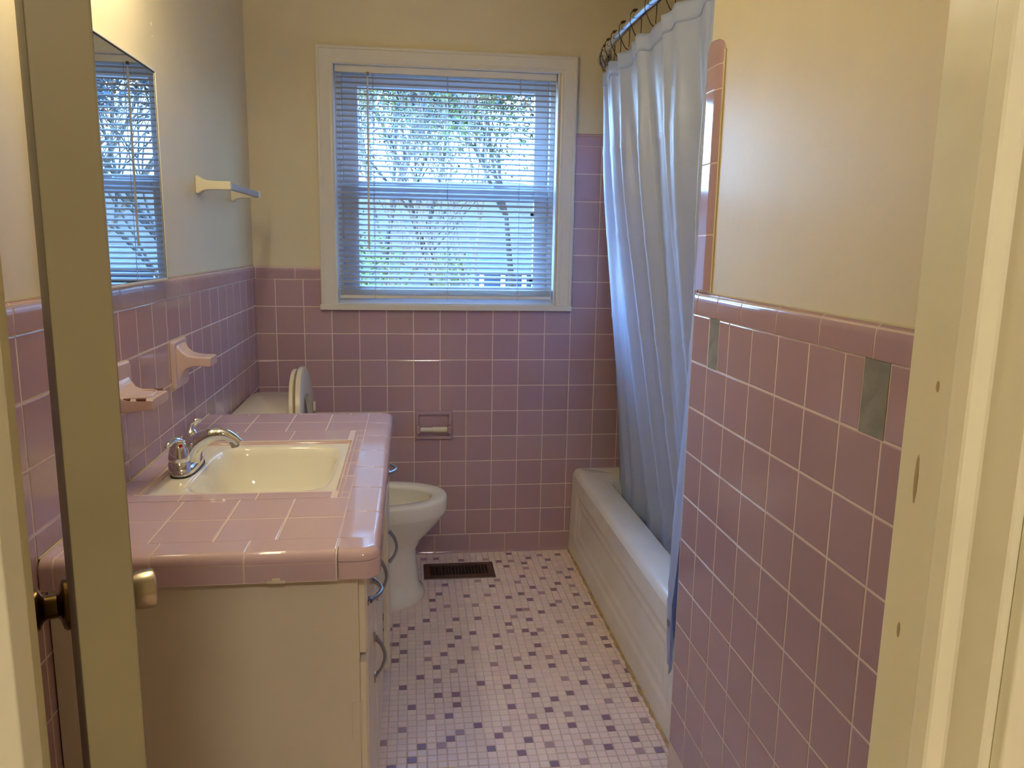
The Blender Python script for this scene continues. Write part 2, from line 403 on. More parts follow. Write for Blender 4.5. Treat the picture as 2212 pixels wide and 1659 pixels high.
# tub-alcove end wall tiles (faces the window)
bm = B(); lay = tint_layer(bm)
grid_tiles(bm, lay, V(0, YE+.001, 0), ux, uz, V(0, 1, 0), XR+.0, ZB, XR-.004, XT, ZB-8*P, ZB+5*P, tv=.04); mk('tile_field', bm, 'tile', wr, smooth=0)
bm = B(); box(bm, (XR-.003, YE, .0), (XT, YE+.005, ZB+5*P+.045)); mk('grout', bm, 'grout', wr, smooth=0)
bm = B(); box(bm, (XT, YE, -.1), (XT+.15, 0, CEIL+.1))
wt = mk('wall_tub_side', bm, 'paint', smooth=0, label='long wall along the far side of the bathtub, behind the curtain', cat='wall', kind='structure')
bm = B(); lay = tint_layer(bm)
grid_tiles(bm, lay, V(XT-.001, 0, 0), uy, uz, nr, YR, ZB, YE+.006, -.006, ZB-8*P, ZB+5*P, tv=.04); mk('tile_field', bm, 'tile', wt, smooth=0)
bm = B(); box(bm, (XT-.005, YE+.005, .3), (XT, -.005, ZB+5*P+.045)); mk('grout', bm, 'grout', wt, smooth=0)

# floor: mosaic
bm = B(); lay = tint_layer(bm); q = .0264; fx0 = -.0064
DARK = """960,145 1097,177 1227,190 1295,155 897,199 1068,209 945,231 1209,241 1390,256 1058,299 1370,312 1302,352 851,364 1129,376 1273,392 1051,419 967,441 1427,430 1455,474 1069,463 1229,504 891,515 1382,521 994,533 1196,551 1114,602 757,588 1471,614 922,633 1303,697 838,713 1620,713 1113,758 1595,768 855,796 1078,815 1290,806 1422,860 1047,905 1211,898 1737,939 947,971 1583,976 905,1040 1428,1013 1727,1036 723,1016 1100,1097 1333,1086 1778,1138 1228,1126 935,1177 1187,1203 1432,1192 1583,1256 1348,1308 1160,1319 1613,1336 1773,1409 1048,1404 845,1374 1597,1464 791,1459 1000,1492 1945,1493 1226,1570 702,1300 520,1391 321,1444 117,1416 250,1535 509,1235 254,1208 562,1158 438,1130 613,1087 252,1071 312,1002 429,935 648,893 477,840 254,823 526,781 413,757 574,723 252,711 676,692 567,671 306,655 559,596 406,601 680,433 490,418 529,355 445,462 453,530 467,178 640,190 72,1048 1040,680 1088,680"""
MID = """1170,157 978,195 1080,241 1310,275 884,323 1026,338 1191,315 1395,369 823,429 1190,414 1310,477 1088,530 962,583 1310,597 1500,565 936,685 1178,650 1450,690 1477,745 978,848 1195,838 821,912 1652,880 1445,918 1073,996 1303,987 1612,1039 1077,1240 1320,1232 1596,1143 1847,1285 903,1325 1190,1439 1453,1424 1493,1558 1812,1493 433,1023 597,957 367,872 692,800 130,1112 195,945 385,1271 197,1365 460,1472 640,1375 380,182 770,186 735,326 500,503 740,500"""
def unproj(a, b):
    u_ = 800+a/3.16-1106; v_ = 1150+b/3.16-829.5
    d = fw+rt*(u_/1686.2)-up*(v_/1686.2); t = -CAM.z/d.z
    return CAM+d*t
def cellof(s):
    r_ = set()
    for p_ in s.split():
        a, b = p_.split(','); c = unproj(float(a), float(b)); r_.add((math.floor((c.x-fx0)/q), math.floor(c.y/q)))
    return r_
dk = cellof(DARK); md = cellof(MID)
for i in range(0, 52):
    for j in range(-110, 0):
        x, y = fx0+i*q, j*q
        if y < -2.86: continue
        inside = -2.02 < y < -.02 and .55 < x < 1.32
        k = (i, j)
        if inside: mi = 3 if k in dk else (2 if k in md else 1)
        else:
            h = random.random(); mi = 3 if h < .06 else (2 if h < .11 else 1)
        if x+q > 1.345 or x < -.002: continue
        wob = lambda: random.uniform(-.0006, .0006)
        a, b = wob(), wob()
        O = V(a, b, 0)
        tile(bm, lay, O, ux, uy, uz, x, y, x+q, y+q, t=.0030, g=.0030, br=.0010, jit=.00012, mi=mi, tv=.05)
quad(bm, [V(-.0, YH, .0016), V(XT, YH, .0016), V(XT, 0, .0016), V(0, 0, .0016)], 0, lay)
fb = mk('floor', bm, ['mosaic_grout', 'mosaic_light', 'mosaic_mid', 'mosaic_dark'], smooth=0, label='bathroom floor of small pink mosaic tiles with scattered dark mauve ones', cat='floor', kind='structure')
fb.location.z -= .0030
bm = B(); box(bm, (-1.6, -5.4, -.12), (XT+.6, 0, -.0035)); mk('subfloor', bm, 'mosaic_grout', fb, smooth=0)

bm = B(); box(bm, (-1.7, -5.4, CEIL), (XT+.6, .15, CEIL+.12)); mk('ceiling', bm, 'ceiling_paint', smooth=0, label='plain pale ceiling above the bathroom', cat='ceiling', kind='structure')

# door wall, jambs, hall
DX0, DX1, DH = .3855, .955, 2.04
bm = B(); box(bm, (-1.7, YH, -.1), (DX0-.018, YD, CEIL)); box(bm, (DX1+.018, YH, -.1), (XT+.3, YD, CEIL)); box(bm, (DX0-.018, YH, DH+.018), (DX1+.018, YD, CEIL))
mk('wall_front', bm, 'hall_paint', smooth=0, label='wall around the bathroom doorway, just in front of the viewer', cat='wall', kind='structure')
def jamb(name, pts, lab):
    bm = B(); prism(bm, [(x, CAM.y+d) for x, d in pts], (0, 0, -.002), (1, 0, 0), (0, 1, 0), (0, 0, 1), DH, .0012, 1)
    return mk(name, bm, 'jamb_paint', smooth=30, label=lab, cat='door jamb', kind='structure')
jamb('trim_1', [(DX0-.018, .487), (DX0, .487), (DX0, .459), (DX0+.010, .457), (DX0+.010, .435), (DX0, .428), (DX0, .381), (DX0-.018, .381)], 'left side of the cream painted door frame, nearest on the left edge')
jr = jamb('trim_2', [(DX1+.018, .487), (DX1, .487), (DX1, .437), (DX1-.010, .431), (DX1-.0095, .4155), (DX1, .4105), (DX1, .381), (DX1+.018, .381)], 'right side of the cream painted door frame with brush marks')
for (u_, v_, hz_, hy_) in ((1979, 1035, .018, .0022), (1941, 1360, .006, .0016), (2026, 835, .004, .0016)):
    d_ = fw+rt*((u_-1106)/1686.2)-up*((v_-829.5)/1686.2); p_ = CAM+d_*((DX1-CAM.x)/d_.x)
    bm = B(); lathe(bm, [(1, 0), (.8, .0005), (.05, .0007)], Matrix.Translation(p_) @ Matrix(((0, 0, -1, 0), (0, hy_, 0, 0), (hz_, 0, 0, 0), (0, 0, 0, 1))), n=9); mk('dent', bm, 'bare_wood', jr, label='dark chip in the paint')
bm = B(); prism(bm, [(0, 0), (.062, 0), (.062, .010), (.05, .015), (.012, .015), (0, .009)], (DX1+.006, YH, -.002), (1, 0, 0), (0, -1, 0), (0, 0, 1), DH+.06, .0015, 2)
mk('casing', bm, 'jamb_paint', jr)
bm = B(); prism(bm, [(0, 0), (.062, 0), (.062, .010), (.05, .015), (.012, .015), (0, .009)], (DX0-.006, YH, -.002), (-1, 0, 0), (0, -1, 0), (0, 0, 1), DH+.06, .0015, 2)
mk('trim_3', bm, 'jamb_paint', label='hall side casing on the left of the doorway', cat='door casing', kind='structure')
bm = B(); box(bm, (DX0-.018, YH, DH), (DX1+.018, YD, DH+.018)); box(bm, (DX0, CAM.y+.42, DH-.012), (DX1, CAM.y+.457, DH))
mk('trim_4', bm, 'jamb_paint', label='head of the door frame over the doorway', cat='door jamb', kind='structure')
bm = B(); box(bm, (-1.7, -5.5, -.1), (XT+.6, -5.35, CEIL+.1)); mk('wall_hall_end', bm, 'hall_paint', smooth=0, label='end wall of the hall behind the viewer', cat='wall', kind='structure')
bm = B(); box(bm, (-1.75, -5.4, -.1), (-1.6, YH, CEIL+.1)); mk('wall_hall_left', bm, 'hall_paint', smooth=0, label='left wall of the hall outside the bathroom', cat='wall', kind='structure')
bm = B(); box(bm, (XT+.3, -5.4, -.1), (XT+.45, YH, CEIL+.1)); mk('wall_hall_right', bm, 'hall_paint', smooth=0, label='right wall of the hall outside the bathroom', cat='wall', kind='structure')
hl = thing('hall_fill_light', (.75, -4.3, CEIL), 'round fill light added on the hall ceiling, unseen behind the viewer', 'fill light')  # unseen, added as soft fill for floor, tub and toilet
bm = B(); lathe(bm, [(.17, -.012), (.17, 0)], axisM(V(.75, -4.3, CEIL), V(0, 0, 1)), n=28); mk('base', bm, 'trim_white', hl)
mat('hall_fill_glow', (255, 245, 225), .5, emit=(1, .93, .82), estr=HALL_FILL)
bm = B(); lathe(bm, [(.004, -.09), (.07, -.085), (.12, -.065), (.15, -.04), (.16, -.0122)], axisM(V(.75, -4.3, CEIL), V(0, 0, 1)), n=28); mk('shade', bm, 'hall_fill_glow', hl)
sc = thing('hall_side_fill', (-1.6, -3.45, 1.5), 'unseen stand-in lamp added on the left hall wall to light the door frame', 'wall lamp')  # added lamp, stands in for unseen light reaching the frame from the left
mat('side_fill_glow', (255, 245, 225), .5, emit=(1, .95, .84), estr=SIDE_FILL)
bm = B(); box(bm, (-1.5995, -3.50, 1.40), (-1.585, -3.40, 1.60), .004); mk('backplate', bm, 'antique_brass', sc)
bm = B(); lathe(bm, [(.075, 0), (.105, .16), (.102, .16), (.072, 0)], Matrix.Translation(V(-1.475, -3.45, 1.42)), n=24); mk('shade', bm, 'side_fill_glow', sc)
bm = B(); tube(bm, [V(-1.586, -3.45, 1.44), V(-1.53, -3.45, 1.40), V(-1.475, -3.45, 1.41), V(-1.475, -3.45, 1.45)], .006, 8); mk('arm', bm, 'antique_brass', sc)

# ---------------------------------------------------------------- the door (open inwards)
DL = V(-.4067, .9135, 0); DE = V(.9135, .4067, 0); DP = V(.403, CAM.y+.50, 0)
MD = Matrix(((DL.x, DE.x, 0, DP.x), (DL.y, DE.y, 0, DP.y), (0, 0, 1, 0), (0, 0, 0, 1)))
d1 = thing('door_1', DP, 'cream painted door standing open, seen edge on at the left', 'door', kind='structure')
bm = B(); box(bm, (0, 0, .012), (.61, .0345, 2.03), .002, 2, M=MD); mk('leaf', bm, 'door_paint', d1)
def knob(side, matn, flat):
    yy = .0345 if side > 0 else 0.; n_ = DE if side > 0 else -DE
    p = MD @ V(.552, yy, .868); A = axisM(p, n_)
    k = thing
    bm = B(); lathe(bm, [(.033, 0), (.033, .004), (.030, .0075), (.018, .011), (.0145, .014)], A, 32); r_ = mk('rosette', bm, matn, d1)
    bm = B()
    if flat: lathe(bm, [(.012, .010), (.0125, .022), (.0165, .028), (.0225, .034), (.0255, .048), (.0265, .060), (.0255, .066), (.020, .0685), (.003, .069)], A, 32)
    else: lathe(bm, [(.0155, .010), (.0155, .026), (.0175, .029), (.026, .033), (.0275, .037), (.0265, .046), (.020, .054), (.003, .057)], A, 32)
    o = mk('door_knob', bm, matn, d1, label='satin steel knob' if side > 0 else 'dark brass knob')
knob(1, 'satin_nickel', True); knob(-1, 'antique_brass', False)
bm = B(); box(bm, (.60, .004, .84), (.6105, .030, .90), .0008, M=MD); mk('latch_plate', bm, 'antique_brass', d1)
for hz in (.2, 1.84):
    bm = B(); p = V(DX0+.009, CAM.y+.490, hz); tube(bm, [p, p+V(0, 0, .09)], .0055, 12); box(bm, (DX0+.0005, CAM.y+.46, hz), (DX0+.0025, CAM.y+.49, hz+.09)); mk('hinge', bm, 'jamb_paint', d1)

# ---------------------------------------------------------------- window
w1 = thing('window_1', (.768, 0, 1.057), 'white double hung window above the mauve tiles', 'window', kind='structure')
bm = B()
ox0, ox1, oz0, oz1 = .262, 1.284, 1.078, 2.068; ix0, ix1, iz1 = .325, 1.211, 2.005
# mitred casing: profile rings
prof = [(0, .000), (0, .019), (.004, .021), (.012, .021), (.014, .0175), (.020, .0165), (.046, .012), (.049, .0105), (.058, .0105), (.063, .008), (.063, 0)]
rings = []
for (cx, cz, sx, sz) in ((ox0, oz0, 1, 0), (ox0, oz1, 1, -1), (ox1, oz1, -1, -1), (ox1, oz0, -1, 0)):
    rings.append(ring(bm, [V(cx+sx*a, -.0005-b, cz+sz*a) for a, b in prof]))
skin(bm, rings)
mk('casing', bm, 'trim_white', w1, smooth=20)
bm = B(); box(bm, (.258, -.030, 1.058), (1.286, .045, 1.080), .003); mk('window_sill', bm, 'trim_white', w1)
bm = B()   # jamb liner
box(bm, (.3225, -.004, 1.08), (.327, .15, 2.006)); box(bm, (1.2095, -.004, 1.08), (1.2138, .15, 2.006)); box(bm, (.327, -.004, 2.003), (1.2095, .15, 2.0075)); box(bm, (.327, .045, 1.0785), (1.2095, .15, 1.10))
box(bm, (.327, .048, 1.10), (.348, .060, 2.003)); box(bm, (1.189, .048, 1.10), (1.2095, .060, 2.003)); box(bm, (.348, .048, 1.985), (1.189, .060, 2.003))
box(bm, (.327, .0605, 1.10), (.3495, .15, 2.003)); box(bm, (1.1875, .0605, 1.10), (1.2095, .15, 2.003)); box(bm, (.3495, .0605, 1.9855), (1.1875, .15, 2.003))
box(bm, (.327, .010, 1.0785), (1.2095, .045, 1.0835))
mk('frame', bm, 'vinyl', w1, smooth=0)
def sash(y0, y1, z0, z1, gx0, gx1, gz0, gz1, nm):
    bm = B()
    for lo, hi in (((.350, y0, z0), (gx0, y1, z1)), ((gx1, y0, z0), (1.187, y1, z1)), ((gx0, y0, z0), (gx1, y1, gz0)), ((gx0, y0, gz1), (gx1, y1, z1))): box(bm, lo, hi, .0025, 1)
    o = mk('sash', bm, 'vinyl', w1)
    bm = B(); box(bm, (gx0-.004, (y0+y1)/2-.002, gz0-.004), (gx1+.004, (y0+y1)/2+.002, gz1+.004)); mk('pane', bm, 'pane', o, smooth=0)
    return o
sash(.088, .112, 1.545, 1.985, .413, 1.130, 1.575, 1.938, 'u')
lo_s = sash(.062, .086, 1.10, 1.560, .413, 1.130, 1.152, 1.512, 'l')
for z in (1.447, 1.172):
    bm = B(); box(bm, (1.116, .060, z), (1.130, .0655, z+.017), .001); mk('sash_stop', bm, 'black', w1)
for x in (.56, .96):
    bm = B(); box(bm, (x, .066, 1.560), (x+.055, .084, 1.566), .001); box(bm, (x+.01, .064, 1.566), (x+.04, .078, 1.574), .002); mk('sash_lock', bm, 'vinyl', w1)

# blinds
bl = thing('window_blind', (.768, .026, 1.10), 'white horizontal mini blind, slats open, hanging in the window', 'window blind')
bm = B(); box(bm, (.331, .012, 1.977), (1.205, .040, 2.0025), .002); mk('headrail', bm, 'blind_rail', bl)
bm = B(); n_sl = 40; zt = 1.962; zb_ = 1.150
a0 = math.radians(25)
for i in range(n_sl):
    z = zt+(zb_-zt)*i/(n_sl-1); rg = []
    hw = .0125; tilt = a0+random.uniform(-.02, .02)
    prof = []
    for k in range(7):
        s = -1+2*k/6; yy = s*hw; zz = .0022*(1-s*s)
        prof.append((yy*math.cos(tilt)-zz*math.sin(tilt)*.0, yy*math.sin(tilt)+zz))
    P2 = prof+[(a, b-.0007) for a, b in reversed(prof)]
    dx = random.uniform(-.0015, .0015)
    prism(bm, P2, (.334+dx, .026, z), (0, 1, 0), (0, 0, 1), (1, 0, 0), .869)
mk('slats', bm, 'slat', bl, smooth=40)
bm = B()
for i in range(7):
    z = 1.1185+i*.0034
    box(bm, (.335+random.uniform(-.001, .001), .013, z), (1.203, .039, z+.0012))
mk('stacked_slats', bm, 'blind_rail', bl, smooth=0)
bm = B(); box(bm, (.334, .014, 1.102), (1.204, .038, 1.1165), .003); mk('bottom_rail', bm, 'blind_rail', bl)
for x in (.475, .768, 1.060):
    bm = B()
    for y in (.0125, .0395): tube(bm, [V(x, y, 1.10), V(x, y, 1.98)], .00075, 5)
    tube(bm, [V(x+.003, .026, 1.10), V(x+.003, .026, 1.98)], .0008, 5)
    mk('ladder_cord', bm, 'slat', bl)
    bm = B(); tube(bm, spline([V(x-.010, .0118, 1.123), V(x-.003, .0105, 1.130), V(x+.002, .0105, 1.122), V(x-.006, .0105, 1.116), V(x+.007, .0108, 1.128), V(x+.010, .0118, 1.12)]), .0016, 6); mk('knotted_cord', bm, 'blind_rail', bl)
bm = B(); tube(bm, [V(.4575, .006, 1.972), V(.457, .004, 1.955)], .0018, 6); tube(bm, [V(.457, .004, 1.955), V(.4545, -.012, 1.30)], .0042, 6); mk('wand', bm, 'blind_rail', bl)
bm = B(); box(bm, (.453, .002, 1.968), (.462, .012, 1.979), .001); mk('wand_hook', bm, 'antique_brass', bl)

# ---------------------------------------------------------------- outdoors
gz = -2.4
bm = B(); N = 40; vs = {}
def gh(x, y):
    t = max(0, (y-7))/45
    return gz+t*6.9+.35*math.sin(x*.31+y*.2)+.2*math.sin(x*.9)*math.cos(y*.5)
for i in range(N+1):
    for j in range(N+1):
        x = -30+75*i/N; y = .4+60*j/N; vs[i, j] = bm.verts.new((x, y, gh(x, y)))
for i in range(N):
    for j in range(N): bm.faces.new((vs[i, j], vs[i+1, j], vs[i+1, j+1], vs[i, j+1]))
mk('ground', bm, 'leaf_litter', label='pale leaf covered slope rising beyond the window', cat='ground', kind='structure')
def leafcloud(bm, lay, c, r, n_, s, flat=1.):
    for _ in range(n_):
        d = Vector((random.gauss(0, 1), random.gauss(0, 1), random.gauss(0, 1))).normalized()*r*random.random()**.45
        p = Vector(c)+Vector((d.x, d.y, d.z*flat)); a = Vector((random.uniform(-1, 1), random.uniform(-1, 1), random.uniform(-.6, .6))).normalized(); b = a.orthogonal().normalized()
        ss = s*random.uniform(.6, 1.4)
        f = bm.faces.new(ring(bm, [p-a*ss, p-b*ss*.45, p+a*ss, p+b*ss*.45])); k = random.uniform(.6, 1.5); set_tint(bm, f, (k, k*random.uniform(.9, 1.1), k), lay)
def branch(bm, p, d, L, r, depth, tips, spread=.55):
    pts = [p]; dd = Vector(d)
    for k in range(4):
        dd = (dd+Vector((random.uniform(-1, 1), random.uniform(-1, 1), random.uniform(-.5, .9)))*.13).normalized(); pts.append(pts[-1]+dd*L/4)
    tube(bm, pts, [r*(1-.12*k) for k in range(5)], 6 if depth > 2 else 4, cap=False)
    if depth == 0: tips.append(pts[-1]); return
    for k in range(random.choice((2, 3)) if depth < 3 else 3):
        q_ = pts[random.choice((2, 3, 4))] if k else pts[4]
        nd = (dd+Vector((random.uniform(-1, 1), random.uniform(-1, 1), random.uniform(-.15, .8)))*spread).normalized()
        branch(bm, q_, nd, L*random.uniform(.6, .8), r*.58, depth-1, tips, spread)
def tree(x, y, h, r, lean, leafmat, nleaf, ls, lab, bark='bark', depth=5, spread=.55, grp=None):
    z = gh(x, y); t = thing('tree', (x, y, z), lab, 'tree', grp)
    bm = B(); tips = []
    branch(bm, V(x, y, z-.1), V(lean, random.uniform(-.1, .1), 1).normalized(), h*.36, r, depth, tips, spread)
    mk('trunk', bm, bark, t)
    if nleaf:
        bm = B(); lay = tint_layer(bm)
        for p in tips: leafcloud(bm, lay, p, ls*7, max(2, nleaf//max(1, len(tips))), ls)
        mk('foliage', bm, leafmat, t, smooth=0)
tree(.25, 6.2, 6.2, .055, -.05, 'leaf_green', 900, .035, 'bare branching tree outside, left of centre in the upper pane', depth=6, spread=.8)
tree(1.75, 5.6, 6.6, .055, -.12, 'needles', 900, .03, 'pale thin trunked tree outside, right of centre in the window', depth=6, spread=.75)
tree(2.2, 8.8, 7.5, .07, .05, 'needles', 9000, .05, 'dark needled tree outside at the right of the window', 'bark_dark', depth=6, spread=.7)
tree(-.1, 9.2, 7.0, .07, .1, 'leaf_green', 8000, .05, 'light green leafed tree outside at the left of the window', 'bark', depth=6, spread=.7)
tree(3.6, 6.4, 7.0, .05, .2, 'leaf_autumn', 1500, .04, 'thin leaning tree outside, seen in the mirror', depth=5, spread=.7)
tree(1.3, 13.5, 8.5, .10, 0, 'needles', 12000, .055, 'tall dark tree further up the slope, in the middle of the window', 'bark_dark', depth=6, spread=.7)
tree(5.6, 11.5, 8.5, .10, -.1, 'leaf_autumn', 9000, .06, 'big russet leafed tree far right outside, seen only in the mirror', 'bark', depth=6, spread=.7)
tree(-.2, 16.5, 9, .11, .05, 'needles', 12000, .06, 'dark tree on the hill outside, left side of the upper pane', 'bark_dark', depth=6, spread=.7)
tree(3.4, 18, 9, .12, 0, 'needles', 10000, .07, 'tall evergreen on the hill outside, at the right of the window', 'bark_dark', depth=6, spread=.7)
tree(8.6, 17, 10, .12, 0, 'leaf_autumn', 9000, .07, 'russet tree on the hill outside, behind the big tree in the mirror', 'bark', depth=6, spread=.7)
for i, (x, y, r, lab) in enumerate(((.35, 6.9, .75, 'green bush outside low in the window, left of centre'), (1.15, 7.6, .6, 'green bush outside low in the middle of the window'), (-.35, 7.8, .9, 'wide green bush outside at the lower left of the window'))):
    bm = B(); lay = tint_layer(bm); z = gh(x, y)
    for k in range(14):
        leafcloud(bm, lay, V(x+random.uniform(-r, r)*.7, y+random.uniform(-.4, .4), z+.4+random.uniform(0, 2.7)), r*.55, 260, .035)
    for k in range(9): tube(bm, [V(x, y, z), V(x+random.uniform(-r, r)*.3, y+random.uniform(-.2, .2), z+1.6), V(x+random.uniform(-r, r)*.6, y+random.uniform(-.3, .3), z+3.3)], [.02, .012, .004], 5)
    mk('bush', bm, 'leaf_green', smooth=0, label=lab, cat='bush')
sh = thing('shed', (6, 22, gh(6, 22)), 'blue grey shed with white porch posts outside, lower right of the window', 'shed')
z0 = gh(3.5, 20.8)-.25
bm = B(); box(bm, (2.6, 21.9, z0), (14, 24.5, z0+1.25)); mk('wall', bm, 'siding', sh, smooth=0)
bm = B(); prism(bm, [(-1.3, 1.22), (1.35, 1.75), (4, 1.22), (4, 1.30), (1.35, 1.85), (-1.3, 1.30)], (2.3, 21.6, z0), (0, 1, 0), (0, 0, 1), (1, 0, 0), 12); mk('roof', bm, 'shingle', sh, smooth=0)
for k, x in enumerate((2.7, 3.35, 4.0, 5.2, 6.6, 8.2, 10)):
    bm = B(); box(bm, (x, 20.5, z0-.4), (x+.13, 20.63, z0+1.25), .01); mk('porch_post', bm, 'post_white', sh)

# ---------------------------------------------------------------- mirror, vanity light, towel bar
mr = thing('wall_mirror', (.0, -1.49, 1.23), 'rectangular mirror with thin white edge on left wall, reflecting the window', 'mirror')
MY0, MY1, MZ0, MZ1 = -1.80, -1.180, 1.236, 1.722
bm = B()
box(bm, (.002, MY0, MZ0-.006), (.018, MY1, MZ0), .001); box(bm, (.002, MY0, MZ1), (.018, MY1, MZ1+.006), .001)
box(bm, (.002, MY1-.0015, MZ0), (.018, MY1+.0035, MZ1), .001); box(bm, (.002, MY0-.004, MZ0), (.018, MY0, MZ1), .001)
box(bm, (.002, MY0, MZ0), (.010, MY1, MZ1)); mk('frame', bm, 'trim_white', mr)
bm = B(); box(bm, (.0101, MY0+.001, MZ0+.001), (.0155, MY1-.004, MZ1-.003)); mk('glass', bm, 'mirror', mr, smooth=0)
bm = B(); box(bm, (.0102, MY1-.004, MZ0), (.0158, MY1-.0017, MZ1)); box(bm, (.0102, MY0, MZ1-.003), (.0158, MY1, MZ1-.0002)); mk('dark_edge', bm, 'black', mr)

vl = thing('vanity_light', (0, -1.68, 2.0), 'four bulb vanity light bar above the mirror', 'wall light')
bm = B(); box(bm, (.0005, -2.03, 1.95), (.045, -1.33, 2.05), .004); mk('backplate', bm, 'chrome', vl)
for y in (-1.41, -1.59, -1.77, -1.95):
    bm = B(); lathe(bm, [(.018, .045), (.020, .09), (.016, .132)], axisM(V(0, y, 2.0), V(1, 0, -.09)), 16); s_ = mk('socket', bm, 'trim_white', vl)
    bm = B(); bmesh.ops.create_icosphere(bm, subdivisions=2, radius=.040, matrix=Matrix.Translation(V(.172, y, 1.985))); mk('bulb', bm, 'bulb', s_)

tb = thing('towel_bar', (0, -.56, 1.485), 'cream bracketed towel bar with grey square rod on the left wall', 'towel bar')
for yb, nm in ((-.785, 'a'), (-.330, 'b')):
    bm = B(); rings = []
    for x, hy, hz, zo in ((.0008, .021, .026, 0), (.006, .021, .026, 0), (.009, .019, .024, 0), (.018, .015, .017, .001), (.032, .012, .0135, .002), (.055, .0115, .0125, .003), (.094, .0115, .0125, .003), (.096, .0105, .0115, .003)):
        rings.append(ring(bm, [V(x, yb+a, 1.487+zo*0+b) for a, b in srect(hy, hz, 24, 8)]))
    skin(bm, rings); mk('bracket', bm, 'plastic_roller', tb)
bm = B(); box(bm, (.0765, -.774, 1.478), (.0935, -.341, 1.4965), .0012); mk('bar', bm, 'bar_grey', tb, label='grey square rod')

# ---------------------------------------------------------------- ceramic wall holders
def plate_rings(bm, y0, y1, z0, z1):
    yc, zc, hy, hz = (y0+y1)/2, (z0+z1)/2, (y1-y0)/2, (z1-z0)/2
    skin(bm, [ring(bm, [V(x, yc+a, zc+b) for a, b in srect(hy-d, hz-d, 32, 14)]) for x, d in ((.0055, 0), (.011, 0), (.0145, .002), (.0165, .006))])
th = thing('tumbler_holder', (0, -1.097, .948), 'pink glazed tumbler holder shelf on the left wall, nearer the toilet', 'tumbler holder')
bm = B(); y0, y1 = -1.160, -1.034
plate_rings(bm, y0, y1, .945, 1.072)
rings = []
for x, zt_, zb2, k in ((.010, 1.068, .955, .93), (.018, 1.058, .968, .86), (.026, 1.044, .985, .80), (.038, 1.034, .998, .76), (.055, 1.0295, 1.003, .74), (.075, 1.028, 1.003, .73), (.094, 1.0275, 1.002, .72), (.0975, 1.025, 1.004, .70)):
    yc = (y0+y1)/2; hy = (y1-y0)/2*k*.82; zc = (zt_+zb2)/2; hz = (zt_-zb2)/2
    rings.append(ring(bm, [V(x, yc+a, zc+b) for a, b in srect(hy, hz, 32, 9)]))
skin(bm, rings); mk('shelf', bm, 'accessory', th)
bm = B(); box(bm, (.0052, y0-.003, .942), (.0075, y1+.003, 1.0755)); mk('grout_edge', bm, 'yellow_grout', th)
sdh = thing('soap_dish', (0, -1.545, .95), 'pink glazed soap dish with drain slots on the left wall, nearer the door', 'soap dish')
bm = B(); y0, y1 = -1.622, -1.472
plate_rings(bm, y0, y1, .962, 1.074)
rings = []
for x, zt_, zb2, k in ((.010, 1.055, .968, .93), (.018, 1.035, .974, .90), (.030, 1.018, .978, .88), (.05, 1.0105, .982, .86), (.075, 1.0095, .985, .84), (.092, 1.0095, .987, .80), (.0955, 1.008, .988, .78)):
    yc = (y0+y1)/2; hy = (y1-y0)/2*k*.92; zc = (zt_+zb2)/2; hz = (zt_-zb2)/2
    rings.append(ring(bm, [V(x, yc+a, zc+b) for a, b in srect(hy, hz, 32, 9)]))
skin(bm, rings); tray = mk('tray', bm, 'accessory', sdh)
bm = B(); yc = (y0+y1)/2
# raised rim of the dish
for k in range(1):
    rg = []
    pts = [(x, yc+a) for a, x in [(p[0], .052+p[1]) for p in srect(.046, .030, 40, 3)]]
    tube(bm, [V(x, y, 1.0105) for x, y in pts]+[V(pts[0][0], pts[0][1], 1.0105)], .0028, 8, cap=False)
mk('rim', bm, 'accessory', tray)
for (x, y) in ((.045, yc-.056), (.075, yc-.056), (.045, yc+.056), (.075, yc+.056)):
    bm = B(); tube(bm, [V(x-.009, y, 1.0098), V(x+.009, y, 1.0098)], .0028, 8); mk('drain_slot', bm, 'slot_shade', tray)

# toilet paper holder
tp = thing('toilet_paper_holder', (.71, 0, .51), 'empty mauve ceramic toilet paper holder with cream roller on back wall', 'toilet paper holder')
bm = B(); X_a, X_b, Z_a, Z_b = .633, .790, .512, .634
rgs = []
for (y, d) in ((-.0055, 0), (-.016, .0005), (-.0195, .004), (-.0195, .012), (-.017, .0155), (-.0015, .018)):
    rgs.append(ring(bm, [V(x, y, z) for x, z in ((X_a+d, Z_a+d), (X_b-d, Z_a+d), (X_b-d, Z_b-d), (X_a+d, Z_b-d))]))
skin(bm, rgs); fr = mk('recess', bm, 'tile', tp, smooth=40)
for x in (X_a+.004, X_b-.022):
    bm = B(); box(bm, (x, -.052, .543), (x+.018, -.010, .577), .006, 3); mk('roller_bracket', bm, 'tile', tp)
bm = B(); A = axisM(V(X_a+.021, -.038, .560), V(1, 0, 0)); lathe(bm, [(.006, .0), (.0095, .002), (.0095, .052), (.0118, .053), (.0118, .112), (.0095, .1125), (.006, .1155)], A, 20); mk('roller', bm, 'plastic_roller', tp)
for mname in ('toilet_paper_holder',):
    for ch in tp.children:
        if ch.data and ch.data.materials[0] == MATS['tile'] and not ch.data.color_attributes.get('tint'):
            ca = ch.data.color_attributes.new('tint', 'FLOAT_COLOR', 'CORNER')
            for dd in ca.data: dd.color = (1, 1, 1, 1)

